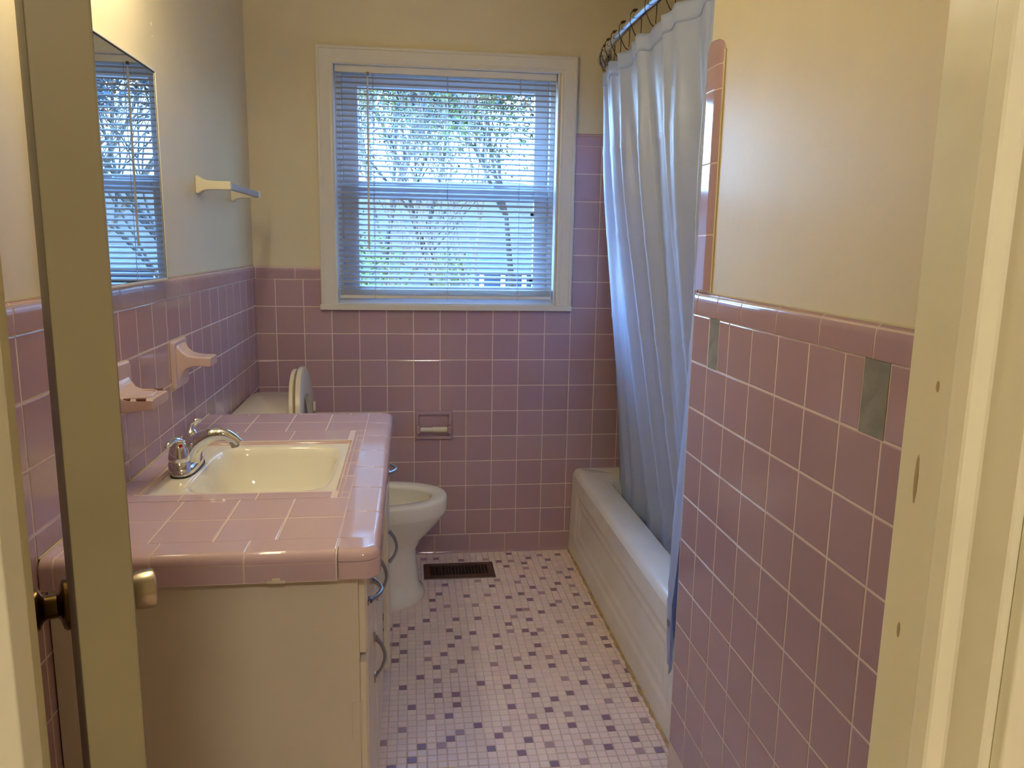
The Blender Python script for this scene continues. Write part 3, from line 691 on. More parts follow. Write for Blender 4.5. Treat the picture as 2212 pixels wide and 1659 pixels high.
# ---------------------------------------------------------------- vanity
CT = .810; CY0, CY1 = -1.945, -.820; CXE = .562
vc = thing('vanity_cabinet', (.26, -1.38, 0), 'white painted wooden vanity cabinet under the tiled counter', 'cabinet')
bm = B(); box(bm, (.0095, -1.915, 0), (.460, -.86, .10)); box(bm, (.0095, -1.920, .085), (.5222, -1.902, .757), .001); box(bm, (.0095, -.875, .085), (.505, -.857, .757), .001); box(bm, (.0095, -1.902, .085), (.505, -.875, .103)); box(bm, (.0095, -1.902, .103), (.02, -.875, .757))
body = mk('body', bm, 'cabinet_paint', vc, smooth=0)
bm = B(); fy = (-1.920, -1.880, -1.600, -1.570, -1.215, -1.185, -.895, -.857)
FX0, FX1 = .503, .522
for a, b in ((-1.9018, -1.885), (-1.615, -1.560), (-1.225, -1.170), (-.900, -.857)): box(bm, (FX0, a, .085), (FX1, b, .757))
for z0, z1 in ((.085, .13), (.585, .61), (.735, .757)): box(bm, (FX0, -1.885, z0), (FX1-.0002, -.900, z1))
mk('face_frame', bm, 'cabinet_paint', vc, smooth=0)
def front(nm, y0, y1, z0, z1, x0, hinge=None, ang=0.):
    bm = B(); t = .014; prof = [(0, 0), (t-.004, 0), (t, .006)]
    Mx = Matrix.Identity(4)
    if hinge is not None: Mx = Matrix.Translation(V(x0, hinge, 0)) @ Matrix.Rotation(ang, 4, 'Z') @ Matrix.Translation(V(-x0, -hinge, 0))
    vsA = ring(bm, [Mx @ V(x0, y, z) for y, z in ((y0, z0), (y1, z0), (y1, z1), (y0, z1))])
    vsB = ring(bm, [Mx @ V(x0+t-.004, y, z) for y, z in ((y0, z0), (y1, z0), (y1, z1), (y0, z1))])
    d = .007
    vsC = ring(bm, [Mx @ V(x0+t, y, z) for y, z in ((y0+d, z0+d), (y1-d, z0+d), (y1-d, z1-d), (y0+d, z1-d))])
    skin(bm, [vsA, vsB, vsC]); o = mk(nm, bm, 'cabinet_paint', vc, smooth=0)
    return o, Mx, x0+t
def pull(parent, Mx, p, d):
    """arched pull: p = centre on the face, d = direction along it"""
    p = Vector(p); d = Vector(d); n_ = V(1, 0, 0); h = .046
    pts = [p-d*h+n_*.0035, p-d*(h*.86)+n_*.007, p-d*(h*.62)+n_*.0155, p-d*(h*.28)+n_*.0215, p+n_*.0235, p+d*(h*.28)+n_*.0215, p+d*(h*.62)+n_*.0155, p+d*(h*.86)+n_*.007, p+d*h+n_*.0035]
    pts = [Mx @ v for v in spline(pts, 4)]
    k = len(pts); R = [.0040+.0016*abs(math.cos(math.pi*i/(k-1)))**3 for i in range(k)]
    bm = B(); tube(bm, pts, R, 8)
    for s in (-1, 1):
        q_ = Mx @ (p+d*s*(h+.002)); sd_ = d.cross(n_)
        prism(bm, [(-.006, -.012*s), (.006, -.012*s), (.0045, .010*s), (-.0045, .010*s)], p+d*s*(h+.002), sd_, d, n_, .004, .001, 1)
    mk('handle', bm, 'pull_metal', parent)
o, Mx, xf = front('drawer', -1.902, -1.603, .597, .742, .5225); pull(o, Mx, (xf, -1.825, .682), (0, 1, 0))
o, Mx, xf = front('door', -1.902, -1.603, .110, .578, .5225); pull(o, Mx, (xf, -1.690, .468), (0, 0, 1))
bm = B(); box(bm, (xf-.012, -1.9045, .44), (xf-.004, -1.9005, .50), .001); tube(bm, [V(.5215, -1.905, .44), V(.5215, -1.905, .50)], .004, 10); box(bm, (.508, -1.9220, .43), (.5215, -1.9198, .51), .0005); mk('hinge', bm, 'cabinet_paint', o)
o, Mx, xf = front('door', -1.572, -1.218, .110, .742, .5225); pull(o, Mx, (xf, -1.545, .585), (0, 0, 1))
o, Mx, xf = front('drawer', -1.190, -.905, .610, .742, .536); pull(o, Mx, (xf, -1.045, .690), (0, 1, 0))
o, Mx, xf = front('door', -1.190, -.905, .150, .600, .535, -.905, .012); pull(o, Mx, (xf, -1.160, .500), (0, 0, 1))

# counter
ct = thing('countertop', (.28, -1.38, .756), 'mauve tiled bathroom countertop with rounded edge around the sink', 'countertop')
XJ, YN, YF = .490, -1.882, -.848
SX0, SX1, SY0, SY1 = .066, .455, -1.600, -1.175     # sink opening
bm = B()
g1 = CT-.0009
box(bm, (.0095, YN-.04, .757), (XJ+.04, SY0-.003, g1)); box(bm, (.0095, SY1+.003, .757), (XJ+.04, YF+.005, g1)); box(bm, (.0095, SY0-.003, .757), (SX0-.004, SY1+.003, g1)); box(bm, (SX1+.006, SY0-.003, .757), (XJ+.04, SY1+.003, g1))
mk('grout_bed', bm, 'grout', ct, smooth=0)
bm = B(); lay = tint_layer(bm); O = V(0, 0, CT-.006)
X1C = XJ
hs = [(SX0-.028, SY0-.052, SX1+.0, SY1+.052)]
def T(x0, y0, x1, y1, **k): tile(bm, lay, O, ux, uy, uz, x0, y0, x1, y1, t=.006, g=.0032, br=.0016, tv=.02, jit=.0001, **k)
xs = [.0095, .0515, .161, .2705, .380, XJ]
for a, b in zip(xs[:-1], xs[1:]):
    T(a, YN, b, -1.768); T(a, -1.768, b, -1.652)
    T(a, YF-.108, b, YF); T(a, -1.066, b, YF-.108)
ys = [-1.652, -1.618, -1.500, -1.391, -1.281, -1.172, -1.122, -1.066]
for a, b in zip(ys[:-1], ys[1:]):
    T(SX1+.016, a, XJ, b)
    if SY0 < (a+b)/2 < SY1: T(.0095, a, SX0-.018, b)
    else: T(.0095, a, .022, b)
mk('tile_field', bm, 'counter_tile', ct, smooth=0)
# sink surround trim (quarter rounds sloping into the opening)
bm = B(); lay = tint_layer(bm)
def qr(w_, dz): return [(0, 0), (0, dz), (w_-.014, dz), (w_-.007, dz-.0018), (w_-.002, dz-.006), (w_, dz-.0105), (w_, 0)]
run(bm, lay, [(x, y) for x, y in qr(.052, .012)], V(0, SY0-.052, CT-.012), uy, uz, ux, [.022, .148, .300, .452, SX1+.016][:4], tv=.02, g=.0032)
run(bm, lay, qr(.109, .012) and [(x, y) for x, y in qr(.109, .012)], V(0, SY1+.109, CT-.012), V(0, -1, 0), uz, ux, [.022, .145, .297, .4505], tv=.02, g=.0032)
run(bm, lay, qr(.018, .012), V(SX1+.016+.0005, 0, CT-.012), V(-1, 0, 0), uz, uy, [SY0-.052, SY0-.018, -1.500, -1.391, -1.281, SY1-.003+.006, SY1+.109], tv=.02, g=.0032)
run(bm, lay, qr(.018, .012), V(SX0-.018, 0, CT-.012), V(1, 0, 0), uz, uy, [SY0, -1.47, -1.32, SY1], tv=.02, g=.0032)
mk('sink_trim_tile', bm, 'counter_tile', ct)
# outer edge: rounded cap course above a straight lower course
bm = B(); lay = tint_layer(bm)
def arc(W, H, r): return [(0, 0), (0, H)]+[(W-r+r*math.sin(t), H-r+r*math.cos(t)) for t in [k*math.pi/2/7 for k in range(8)]]+[(W, 0)]
WF = CY0*-1+YN; WF = YN-CY0; WR = CXE-XJ; H1 = .017+.002
run(bm, lay, arc(WF, H1, .017), V(0, YN, CT-H1), V(0, -1, 0), uz, ux, [.0095, .0325, .183, .335, XJ-.002], tv=.02, g=.0032)
run(bm, lay, [(a_, b_-.0022*max(0, a_)/WR+.0004 if b_ > 0 else b_) for a_, b_ in arc(WR, H1, .017)], V(XJ, 0, CT-H1), ux, uz, uy, [YN+.0, -1.740, -1.584, -1.430, -1.277, -1.127, -.973, YF], tv=.02, g=.0032)
run(bm, lay, arc(CY1-YF, H1, .017), V(0, YF, CT-H1), uy, uz, ux, [.0095, .13, .283, .435, XJ], tv=.02, g=.0032)
L0 = .756; HL = CT-H1-.0015-L0
run(bm, lay, [(0, 0), (0, HL), (WF-.002, HL), (WF, HL-.002), (WF, .003), (WF-.003, 0)], V(0, YN, L0), V(0, -1, 0), uz, ux, [.0095, .0325, .183, .335, XJ-.002], tv=.02, g=.0032)
run(bm, lay, [(0, 0), (0, HL), (WR-.002, HL), (WR, HL-.002), (WR, .003), (WR-.003, 0)], V(XJ, 0, L0), ux, uz, uy, [YN, -1.740, -1.584, -1.430, -1.277, -1.127, -.973, YF], tv=.02, g=.0032)
run(bm, lay, [(0, 0), (0, HL), (CY1-YF-.002, HL), (CY1-YF, HL-.002), (CY1-YF, 0)], V(0, YF, L0), uy, uz, ux, [.0095, .13, .283, .435, XJ], tv=.02, g=.0032)
# rounded corner blocks
def corner(x0, y0, sx, sy, W, D):
    RC = .030
    def outline(off):
        pts = [(0, 0), (W-off, 0)]
        r_ = max(RC-off, .002)
        for k in range(7):
            a = k*math.pi/2/6; pts.append((W-RC+r_*math.cos(a), D-RC+r_*math.sin(a)))
        pts.append((0, D-off)); return pts
    n0 = len(bm.faces)
    rg = [ring(bm, [V(x0+sx*a, y0+sy*b, z) for a, b in outline(o)]) for z, o in [(CT-H1, 0)]+[(CT-.017+.017*math.sin(t), .017-.017*math.cos(t)) for t in [k*math.pi/2/6 for k in range(7)]]]
    skin(bm, rg)
    rg = [ring(bm, [V(x0+sx*a, y0+sy*b, z) for a, b in outline(o)]) for z, o in ((L0, .003), (L0+.003, 0), (L0+HL-.002, 0), (L0+HL, .002))]
    skin(bm, rg)
    for f in list(bm.faces)[n0:]: set_tint(bm, f, (1, 1, 1), lay)
corner(XJ+.0016, YN-.0016, 1, -1, WR-.0016, WF-.0016); corner(XJ+.0016, YF+.0016, 1, 1, WR-.0016, CY1-YF-.0016)
mk('edge_tile', bm, 'counter_tile', ct, smooth=40)
tilt_ = lambda pr: [(a_, b_-.0022*max(0, a_)/WR+.0004 if b_ > 0 else b_) for a_, b_ in pr]
for pr, O_, n_, d_, a_, b_ in ((arc(WF, CT-L0, .017), V(0, YN, L0), V(0, -1, 0), ux, .0095, XJ), (tilt_(arc(WR, CT-L0, .017)), V(XJ, 0, L0), ux, uy, YN, YF), (arc(CY1-YF, CT-L0, .017), V(0, YF, L0), uy, ux, .0095, XJ)):
    grout_run('edge_grout', pr, O_, n_, uz, d_, a_, b_, ct, ins=.0011)
for pr, O_, n_, d_, a_, b_ in ((qr(.052, .012), V(0, SY0-.052, CT-.012), uy, ux, .022, SX1), (qr(.109, .012), V(0, SY1+.109, CT-.012), V(0, -1, 0), ux, .022, SX1)):
    grout_run('sink_trim_grout', pr, O_, n_, uz, d_, a_, b_, ct)
bm = B(); box(bm, (.372, YN-WF-.0012, .7555), (.402, YN-WF+.001, .7605), .001, 2); box(bm, (.380, YN-WF-.0014, .760), (.394, YN-WF+.001, .765), .001, 2); mk('paint_fleck', bm, 'cabinet_paint', ct)
bm = B(); box(bm, (.0060, CY0+.01, CT-.002), (.0098, CY1, CT+.0008)); mk('wall_joint', bm, 'yellow_grout', ct, smooth=0)

# sink
sk = thing('sink', (.26, -1.39, .66), 'rectangular cream enamel sink set into the tiled counter', 'sink')
bm = B(); cx, cy = (SX0+SX1)/2, (SY0+SY1)/2; bx, by = .283, -1.388
def rr(hx, hy, cx_, cy_, z, e=6., n=64): return ring(bm, [V(cx_+a, cy_+b, z) for a, b in srect(hx, hy, n, e)])
def outer(z, d=0):
    hx, hy = (SX1-SX0)/2-d-.0005, (SY1-SY0)/2-d-.0005
    out_ = []
    for j in range(64):
        a = 2*math.pi*j/64; c, s = math.cos(a), math.sin(a); k = 1/max(abs(c), abs(s)); out_.append(V(cx+hx*c*k, cy+hy*s*k, z))
    return ring(bm, out_)
def bas(hx, hy, z, e=5., dx=0.):
    out_ = []
    for j in range(64):
        a = 2*math.pi*j/64; c, s = math.cos(a), math.sin(a)
        k = (abs(c)**e+abs(s)**e)**(-1/e); out_.append(V(bx+dx+hx*c*k, by+hy*s*k, z))
    return ring(bm, out_)
zr_ = CT-.009
skin(bm, [outer(zr_-.03), outer(zr_), bas(.158, .192, zr_, 7), bas(.154, .188, zr_-.0012, 6), bas(.149, .184, zr_-.006, 5.5), bas(.144, .179, zr_-.020, 5), bas(.138, .173, zr_-.060, 4.6), bas(.128, .163, zr_-.100, 4.2), bas(.110, .145, zr_-.125, 3.8), bas(.08, .11, zr_-.136, 3), bas(.022, .022, zr_-.139, 2)], cap=False)
bowl = mk('basin', bm, 'sink_porcelain', sk, smooth=60)
bm = B(); lathe(bm, [(.0235, .002), (.022, .0035), (.017, .002), (.012, .0), (.003, -.002)], Matrix.Translation(V(bx, by, zr_-.139)), 24); mk('drain', bm, 'chrome', sk)

# faucet
fc = thing('faucet', (.092, -1.389, CT-.009), 'chrome two handle faucet with arched spout behind the sink', 'faucet')
zf = CT-.0085; fcx, fcy = .098, -1.389
bm = B()
def ov(hx, hy, z, dx=0): return ring(bm, [V(fcx+dx+a, fcy+b, z) for a, b in srect(hx, hy, 40, 2.8)])
skin(bm, [ov(.0285, .081, zf-.0005), ov(.0285, .081, zf+.003)]); mk('gasket', bm, 'black', fc)
bm = B(); skin(bm, [ov(.0265, .079, zf+.003), ov(.0265, .079, zf+.008), ov(.025, .076, zf+.016), ov(.020, .068, zf+.021), ov(.008, .03, zf+.024)]); base = mk('base', bm, 'chrome', fc, smooth=60)
for s in (-1, 1):
    p = V(fcx-.004, fcy+s*.051, zf)
    bm = B(); lathe(bm, [(.0245, .006), (.0238, .030), (.0215, .0325), (.0215, .0345), (.0232, .0365), (.0228, .044), (.020, .060), (.0155, .074), (.0105, .082), (.004, .0845)], Matrix.Translation(p), 28); hb = mk('handle', bm, 'chrome', fc, smooth=60)
    bm = B()
    if s < 0: pts = [p+V(.006, .008, .076), p+V(.0, -.006, .083), p+V(-.006, -.022, .085), p+V(-.010, -.040, .082), p+V(-.012, -.050, .078)]; R = [.0085, .0100, .0095, .0085, .004]
    else: pts = [p+V(0, 0, .070), p+V(.001, .004, .084), p+V(.004, .008, .094), p+V(.012, .010, .101), p+V(.024, .010, .101)]; R = [.013, .0115, .0105, .0095, .004]
    q_ = spline(pts, 5); RR = []
    for i in range(len(q_)):
        t = i/5; k = min(int(t), 3); RR.append(R[k]+(R[k+1]-R[k])*(t-k))
    tube(bm, q_, RR, 14, sq=.75); mk('lever', bm, 'chrome', hb, smooth=60)
    if s < 0:
        bm = B(); lathe(bm, [(.0045, 0), (.0042, .0015), (.001, .002)], axisM(p+V(.008, -.0125, .071), V(.55, -.75, .25)), 14); mk('hot_marker', bm, 'red', hb, label='red hot water dot')
bm = B()
pts = spline([V(fcx-.002, fcy, zf+.010), V(fcx+.006, fcy, zf+.040), V(fcx+.024, fcy, zf+.063), V(fcx+.052, fcy, zf+.080), V(fcx+.082, fcy, zf+.083), V(fcx+.104, fcy, zf+.073), V(fcx+.118, fcy, zf+.061)], 6)
n_ = len(pts); R = []
for i in range(n_):
    t = i/(n_-1); R.append(.0225*(1-t)**1.3+.0118 if t < .9 else .0125)
tube(bm, pts, R, 22, sq=.82); spt = mk('spout', bm, 'chrome', fc, smooth=60)
bm = B(); lathe(bm, [(.0098, 0), (.0098, .012), (.0085, .0125), (.0085, .0135)], axisM(V(fcx+.106, fcy, zf+.064), V(.25, 0, -1)), 24); mk('aerator', bm, 'satin_nickel', spt)

# ---------------------------------------------------------------- toilet
TY = -.405
to = thing('toilet', (.4, TY, 0), 'white toilet with seat and lid raised, behind the vanity', 'toilet')
def egg(cx_, hx, hy, z, front=1.0, n=56, e=2.3):
    pts = []
    for j in range(n):
        a = 2*math.pi*j/n; c, s = math.cos(a), math.sin(a)
        ee = e if c > 0 else 3.2
        k = (abs(c)**ee+abs(s)**ee)**(-1/ee); pts.append(V(cx_+hx*c*k, TY+hy*s*k, z))
    return pts
bm = B()
prof = [(.400, .262, .148, .0), (.400, .265, .151, .014), (.398, .263, .149, .030), (.392, .256, .138, .040), (.390, .252, .132, .07), (.388, .246, .122, .14), (.392, .240, .116, .195), (.404, .250, .122, .235), (.430, .272, .146, .285), (.442, .296, .170, .33), (.447, .300, .176, .343), (.448, .302, .180, .350), (.448, .302, .181, .392), (.448, .299, .178, .400), (.448, .292, .171, .4025), (.448, .250, .129, .4025), (.448, .243, .122, .398), (.448, .240, .119, .386), (.446, .246, .124, .37), (.44, .225, .105, .31), (.42, .16, .07, .23), (.40, .08, .04, .20)]
skin(bm, [ring(bm, egg(a, b, c, z)) for a, b, c, z in prof], cap=True)
mk('bowl', bm, 'porcelain', to, smooth=50)
bm = B(); lathe(bm, [(.012, 0), (.012, .008), (.007, .014), (.001, .016)], Matrix.Translation(V(.50, TY-.150, .022)), 16); mk('bolt_cap', bm, 'porcelain', to)
bm = B()
def tk(hx, hy, cx_, z, e=9): return ring(bm, [V(cx_+a, TY+b, z) for a, b in srect(hx, hy, 40, e)])
skin(bm, [tk(.075, .185, .100, .36), tk(.082, .200, .100, .375), tk(.088, .212, .104, .55), tk(.091, .218, .107, .715)]); mk('tank', bm, 'porcelain', to, smooth=50)
bm = B(); skin(bm, [tk(.095, .224, .109, .716, 8), tk(.099, .228, .110, .722, 8), tk(.099, .228, .110, .744, 8), tk(.096, .225, .110, .751, 8), tk(.088, .217, .110, .7545, 8)]); mk('tank_lid', bm, 'porcelain', to, smooth=50)
bm = B(); lathe(bm, [(.010, 0), (.010, .010), (.005, .016)], axisM(V(.196, TY+.14, .66), V(1, 0, 0)), 14); tube(bm, [V(.208, TY+.14, .66), V(.212, TY+.07, .652)], .005, 8); mk('flush_lever', bm, 'chrome', to)
# raised lid and seat (leaning on the tank)
def upright(x_at, thick, hole_, nm, mtl, hgt, half):
    base_z = .415; lean = .055
    def P3(a, h, d): return V(x_at+d-lean*.0+.0-(h)*lean, TY+a, base_z+h)
    def outline(s, k=1.0, h0=.0):
        pts = []
        for j in range(48):
            an = 2*math.pi*j/48; c, s_ = math.cos(an), math.sin(an); ee = 2.25 if s_ > 0 else 3.6
            q_ = (abs(c)**ee+abs(s_)**ee)**(-1/ee); pts.append((half*s*c*q_, hgt/2+(hgt/2-half*(1-s))*s_*q_))
        return pts
    o1 = outline(1.0); o2 = outline(.965)
    bm = B()
    rA = ring(bm, [P3(a, h, 0) for a, h in o2]); rB = ring(bm, [P3(a, h, .003) for a, h in o1]); rC = ring(bm, [P3(a, h, thick-.003) for a, h in o1]); rD = ring(bm, [P3(a, h, thick) for a, h in o2])
    if not hole_: skin(bm, [rA, rB, rC, rD]); 
    else:
        o3 = [(a*.62, hgt*.47+(h-hgt/2)*.64) for a, h in o1]; rE = ring(bm, [P3(a, h, thick-.002) for a, h in o3]); rF = ring(bm, [P3(a, h, .002) for a, h in o3])
        skin(bm, [rA, rB, rC, rD, rE, rF, rA], cap=False)
    return bm, P3
bm, P3 = upright(.222, .018, False, 'lid', '', .462, .187); ld = mk('lid', bm, 'seat_plastic', to, smooth=50)
bm, P3 = upright(.2445, .021, True, 'seat', '', .470, .190); st = mk('seat', bm, 'seat_plastic', to, smooth=50)
for a, h in ((-.135, .30), (.135, .30), (-.12, .09), (.12, .09)):
    bm = B(); c = P3(a, h, .021); box(bm, c-V(.0, .007, .018), c+V(.010, .007, .018), .003); mk('bumper', bm, 'seat_plastic', st)
for s in (-1, 1):
    bm = B(); tube(bm, [V(.225, TY+s*.075-.02, .417), V(.225, TY+s*.075+.02, .417)], .012, 12); mk('seat_hinge', bm, 'seat_plastic', to)

# ---------------------------------------------------------------- bathtub
bt_ = thing('bathtub', (1.68, -.75, 0), 'white enamel bathtub with panelled apron along the right side', 'bathtub')
TX0, TX1 = 1.312, XT-.012; TY0, TY1 = YE+.006, -.009; TZ = .372
bm = B()
# rim + well
def rrect(x0, x1, y0, y1, z, r_, n=8):
    pts = []
    for (cx_, cy_, a0_) in ((x1-r_, y1-r_, 0), (x0+r_, y1-r_, 90), (x0+r_, y0+r_, 180), (x1-r_, y0+r_, 270)):
        for k in range(n): a = math.radians(a0_+90*k/(n-1)); pts.append(V(cx_+r_*math.cos(a), cy_+r_*math.sin(a), z))
    return ring(bm, pts)
OF = .014
skin(bm, [rrect(TX0+.032, TX1, TY0, TY1, TZ-.03, .004), rrect(TX0+.005, TX1, TY0, TY1, TZ-.024, .004), rrect(TX0+.011, TX1, TY0, TY1, TZ-.012, .004), rrect(TX0+.018, TX1, TY0, TY1, TZ-.004, .004), rrect(TX0+.030, TX1, TY0, TY1, TZ, .004),
  rrect(TX0+.115, TX1-.05, TY0+.09, TY1-.11, TZ-.001, .13), rrect(TX0+.127, TX1-.06, TY0+.10, TY1-.12, TZ-.010, .13), rrect(TX0+.135, TX1-.068, TY0+.11, TY1-.14, TZ-.04, .13), rrect(TX0+.17, TX1-.10, TY0+.16, TY1-.25, .10, .12), rrect(TX0+.21, TX1-.14, TY0+.2, TY1-.3, .06, .10)], cap=False)
f = bm.faces.new([v for v in bm.verts if abs(v.co.z-.06) < 1e-6])
mk('rim', bm, 'tub_enamel', bt_, smooth=50)
# apron: sheet with embossed panel
bm = B(); NY, NZ = 120, 60; vg = {}
def apx(y, z):
    x = TX0+.005-.012*(1-z/(TZ-.024))*.9      # flares out slightly at the floor
    # recessed stepped panel
    d = 0
    for (mY, mZ0, mZ1, dep) in ((.13, .075, .29, .0035), (.19, .115, .25, .003)):
        e_ = min(y-(TY0+mY), (TY1-mY*.8)-y, z-mZ0, mZ1-z); s = max(0., min(1., e_/.022)); d += dep*s*s*(3-2*s)
    return x+d
for i in range(NY+1):
    for j in range(NZ+1):
        y = TY0+(TY1-TY0)*i/NY; z = (TZ-.024)*j/NZ; vg[i, j] = bm.verts.new((apx(y, z), y, z))
for i in range(NY):
    for j in range(NZ): bm.faces.new((vg[i, j], vg[i+1, j], vg[i+1, j+1], vg[i, j+1]))
for a in (0, NY):
    pass
bk = [bm.verts.new((TX0+.05, TY0+(TY1-TY0)*i/NY, 0)) for i in range(NY+1)]
for i in range(NY): bm.faces.new((vg[i, 0], bk[i], bk[i+1], vg[i+1, 0]))
mk('apron', bm, 'tub_enamel', bt_, smooth=60)
bm = B(); pts = []
y = TY0+.002
while y < TY1: pts.append(V(TX0-.008+random.uniform(-.0015, .0015), y, .001)); y += .02
tube(bm, pts, [.005+random.uniform(-.002, .003) for _ in pts], 7); mk('caulk_bead', bm, 'caulk', bt_, label='yellowed caulk')

# ---------------------------------------------------------------- curtain, rod, hooks
def rodp(y):
    k = 1-((y+.75)/.75)**2; return V(1.397-.109*k, y, 2.062-.060*k)
sr = thing('shower_rod', (1.39, -.75, 2.06), 'curved chrome shower curtain rod over the bathtub', 'shower rod')
bm = B(); tube(bm, [rodp(-.022-1.456*i/40) for i in range(41)], .0128, 16); mk('rod', bm, 'rod_metal', sr, smooth=60)
for y, s in ((-.008, -1), (YE+.006, 1)):
    bm = B(); lathe(bm, [(.030, 0), (.030, .004), (.022, .010), (.0165, .022), (.0165, .028)], axisM(V(1.395, y, 2.062), V(0, s, 0)), 24); mk('flange', bm, 'rod_metal', sr)
NS = 12
def top_y(s): return -.045-1.425*s
ctn = thing('shower_curtain', (1.38, -.75, .25), 'frosted white shower curtain with fold creases, its near end outside the tub', 'shower curtain')
bm = B(); uvl = bm.loops.layers.uv.new('uv'); NU, NV = 260, 90; g = {}
def sm(a, b, x): t = max(0, min(1, (x-a)/(b-a))); return t*t*(3-2*t)
def curt(s, t):
    yt = top_y(s); R_ = rodp(yt); ztop = R_.z-.052+.010*abs(math.cos(math.pi*(s*(NS-1)+.2)))*-1
    outp = sm(.85, .91, s)
    yb = (-.16-1.30*s**.72)*(1-outp)+(-1.275-1.35*(s-.88))*outp; xb = 1.478*(1-outp)+1.292*outp
    trans = 4*outp*(1-outp); zb2 = (.30*(1-outp)+.235*outp)*(1-trans)+.392*trans
    z = ztop+(zb2-ztop)*t
    h = max(0., min(1., (ztop-z)/(ztop-.42)))
    k = h**1.15 if outp < .5 else h**.9
    k = (h**1.15)*(1-outp)+(h**.9)*outp
    x = R_.x*(1-k)+xb*k; y = yt*(1-h)+yb*h
    # pleats
    ph = 2*math.pi*(6.5*s+.15); A = (.024-.010*(1-sm(0, .25, h)))*(1-.35*h)*(1-.55*sm(.86, 1., s))
    wv = math.sin(ph+.8*math.sin(2.2*s*6.28+h*1.6))
    wv = math.copysign(abs(wv)**.75, wv)
    x += -.002+.012*(1-sm(0, .35, h))+A*wv*(.7+.3*sm(0, .3, h))+.006*math.sin(ph*2.3+3*h)
    y += .014*math.cos(ph)*(1-h*.5)
    if z < .40 and outp > .9: x = min(x, 1.303)
    if outp > .5 and z < .6: y -= .55*(1-s)*(.6-z)/.36*outp
    elif z < .40 and outp < .1: x = max(x, 1.462)
    # packaging creases
    for c in (.18, .36, .54, .72, .88):
        d = (t-c-.006*math.sin(40*s))/.006
        if abs(d) < 2: x += -.0022*math.exp(-d*d)
    for c in [.07+.115*k2 for k2 in range(9)]:
        d = (s-c)/.0022
        if abs(d) < 2: x += -.0012*math.exp(-d*d)
    return V(x, y, z)
for i in range(NU+1):
    for j in range(NV+1): g[i, j] = bm.verts.new(curt(i/NU, j/NV))
for i in range(NU):
    for j in range(NV):
        f = bm.faces.new((g[i, j], g[i+1, j], g[i+1, j+1], g[i, j+1]))
        for l, (a, b) in zip(f.loops, ((i, j), (i+1, j), (i+1, j+1), (i, j+1))): l[uvl].uv = (a/NU*1.8, b/NV*1.8)
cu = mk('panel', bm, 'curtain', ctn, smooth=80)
sol = cu.modifiers.new('thickness', 'SOLIDIFY'); sol.thickness = .0008
# reinforced top hem
bm = B(); g = {}; NH = 4
for i in range(NU+1):
    for j in range(NH+1):
        p = curt(i/NU, j/NH*.030); g[i, j] = bm.verts.new(p+V(-.0016, 0, .0))
for i in range(NU):
    for j in range(NH): bm.faces.new((g[i, j], g[i+1, j], g[i+1, j+1], g[i, j+1]))
bpy_uv = bm.loops.layers.uv.new('uv')
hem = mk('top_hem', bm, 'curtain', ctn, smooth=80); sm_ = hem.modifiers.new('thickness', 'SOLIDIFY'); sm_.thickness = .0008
bm = B(); lathe(bm, [(.003, 0), (.007, .0004), (.0105, .001), (.0105, .0018), (.003, .0022)], axisM(V(1.2905, -1.385, .352), V(-1, 0, 0)), 20); mk('magnet', bm, 'pull_metal', ctn)
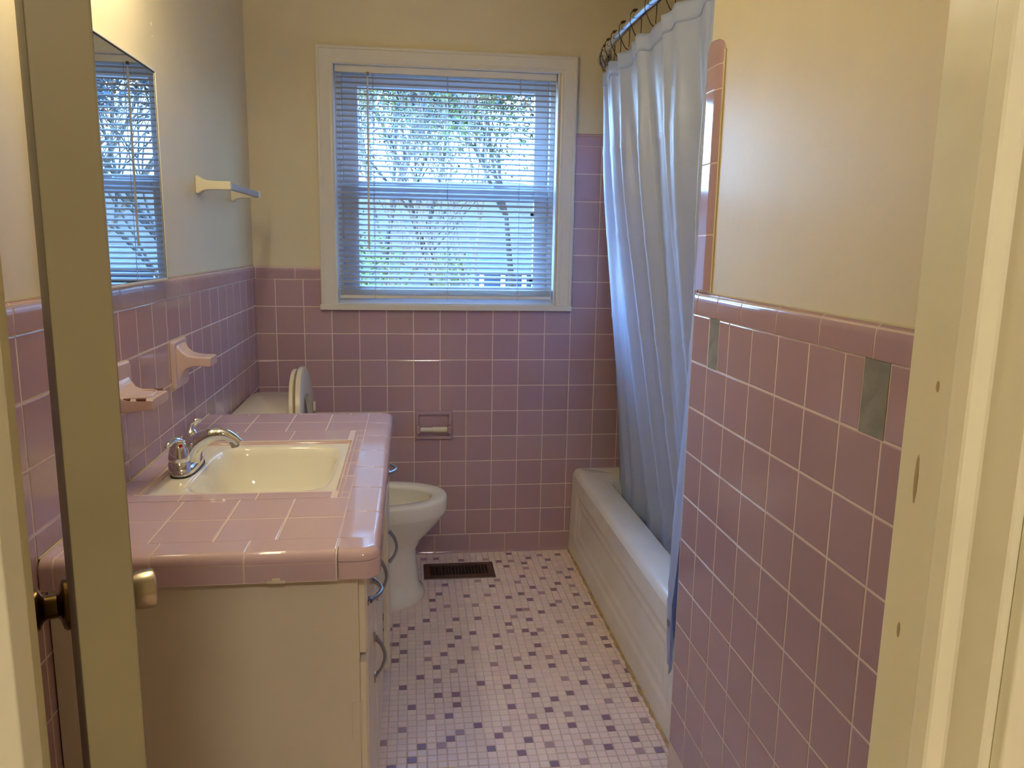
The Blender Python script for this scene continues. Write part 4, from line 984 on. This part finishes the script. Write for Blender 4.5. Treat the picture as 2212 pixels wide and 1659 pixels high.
# hooks
proto = None
def hook_mesh(bm):
    path = list(reversed(spline([V(-.0175, .0, -.004), V(-.0165, 0, -.016), V(-.010, 0, -.030), V(-.003, 0, -.044), V(.005, 0, -.056), V(.015, 0, -.061)], 4)))
    tube(bm, path+[V(-.0165, 0, .002)]+[V(-.0175*math.cos(a), 0, .0175*math.sin(a)+.002) for a in [math.radians(d) for d in range(15, 181, 15)]]+[V(.0175, 0, -.006), V(.0175, .0, -.026), V(.016, 0, -.052)], .0015, 6)
HL_ = ['curtain hook, %s along the rod from the window wall' % o for o in ('first', 'second', 'third', 'fourth', 'fifth', 'sixth', 'seventh', 'eighth', 'ninth', 'tenth', 'eleventh', 'last one')]
for k in range(NS):
    s = .012+(k/(NS-1))*.976; p = rodp(top_y(s))
    if k == 0:
        h0 = thing('curtain_hook', p, 'bronze wire '+HL_[0], 'curtain hook', 'hooks on the shower rod'); bm = B(); hook_mesh(bm); bmesh.ops.translate(bm, verts=bm.verts[:], vec=p); hw_ = mk('wire', bm, 'hook_metal', h0, smooth=60)
        balls = []
        for b_ in range(5):
            bm = B(); a = math.radians(62+b_*15); bmesh.ops.create_icosphere(bm, subdivisions=2, radius=.0046, matrix=Matrix.Translation(p+V(-.0185*math.cos(a), 0, .0185*math.sin(a)+.002))); balls.append(mk('roller_bead', bm, 'hook_metal', h0, smooth=60))
    else:
        r_ = h0.copy(); COL.objects.link(r_); r_.location = p; r_['label'] = 'bronze wire '+HL_[k]
        for c in [hw_]+balls:
            d = c.copy(); COL.objects.link(d); d.parent = r_; d.matrix_parent_inverse = c.matrix_parent_inverse.copy()

# ---------------------------------------------------------------- floor register
fv = thing('floor_register', (.81, -.205, 0), 'dark brown metal floor heating vent below the back wall', 'floor vent')
VX0, VX1, VY0, VY1 = .664, .955, -.281, -.128
bm = B(); rgs = []
def rr2(d, z): return ring(bm, [V(x, y, z) for x, y in ((VX0+d, VY0+d), (VX1-d, VY0+d), (VX1-d, VY1-d), (VX0+d, VY1-d))])
def rr3(dx, dy, z): return ring(bm, [V(x, y, z) for x, y in ((VX0+dx, VY0+dy), (VX1-dx, VY0+dy), (VX1-dx, VY1-dy), (VX0+dx, VY1-dy))])
skin(bm, [rr2(0, .0005), rr2(.002, .004), rr2(.006, .006), rr3(.026, .030, .006), rr3(.027, .031, .0012)], cap=False); mk('frame', bm, 'register', fv, smooth=30)
bm = B(); box(bm, (VX0+.02, VY0+.025, .0002), (VX1-.02, VY1-.025, .001)); mk('duct_shadow', bm, 'register_dark', fv, smooth=0)
nl = 18
for k in range(nl):
    x = VX0+.030+(VX1-VX0-.060)*k/(nl-1)
    bm = B(); prism(bm, [(-.001, 0), (.001, 0), (.005, .0042), (.003, .0042)], (x, VY0+.029, .0014), (1, 0, 0), (0, 0, 1), (0, 1, 0), VY1-VY0-.058); mk('louver', bm, 'register', fv, smooth=0)
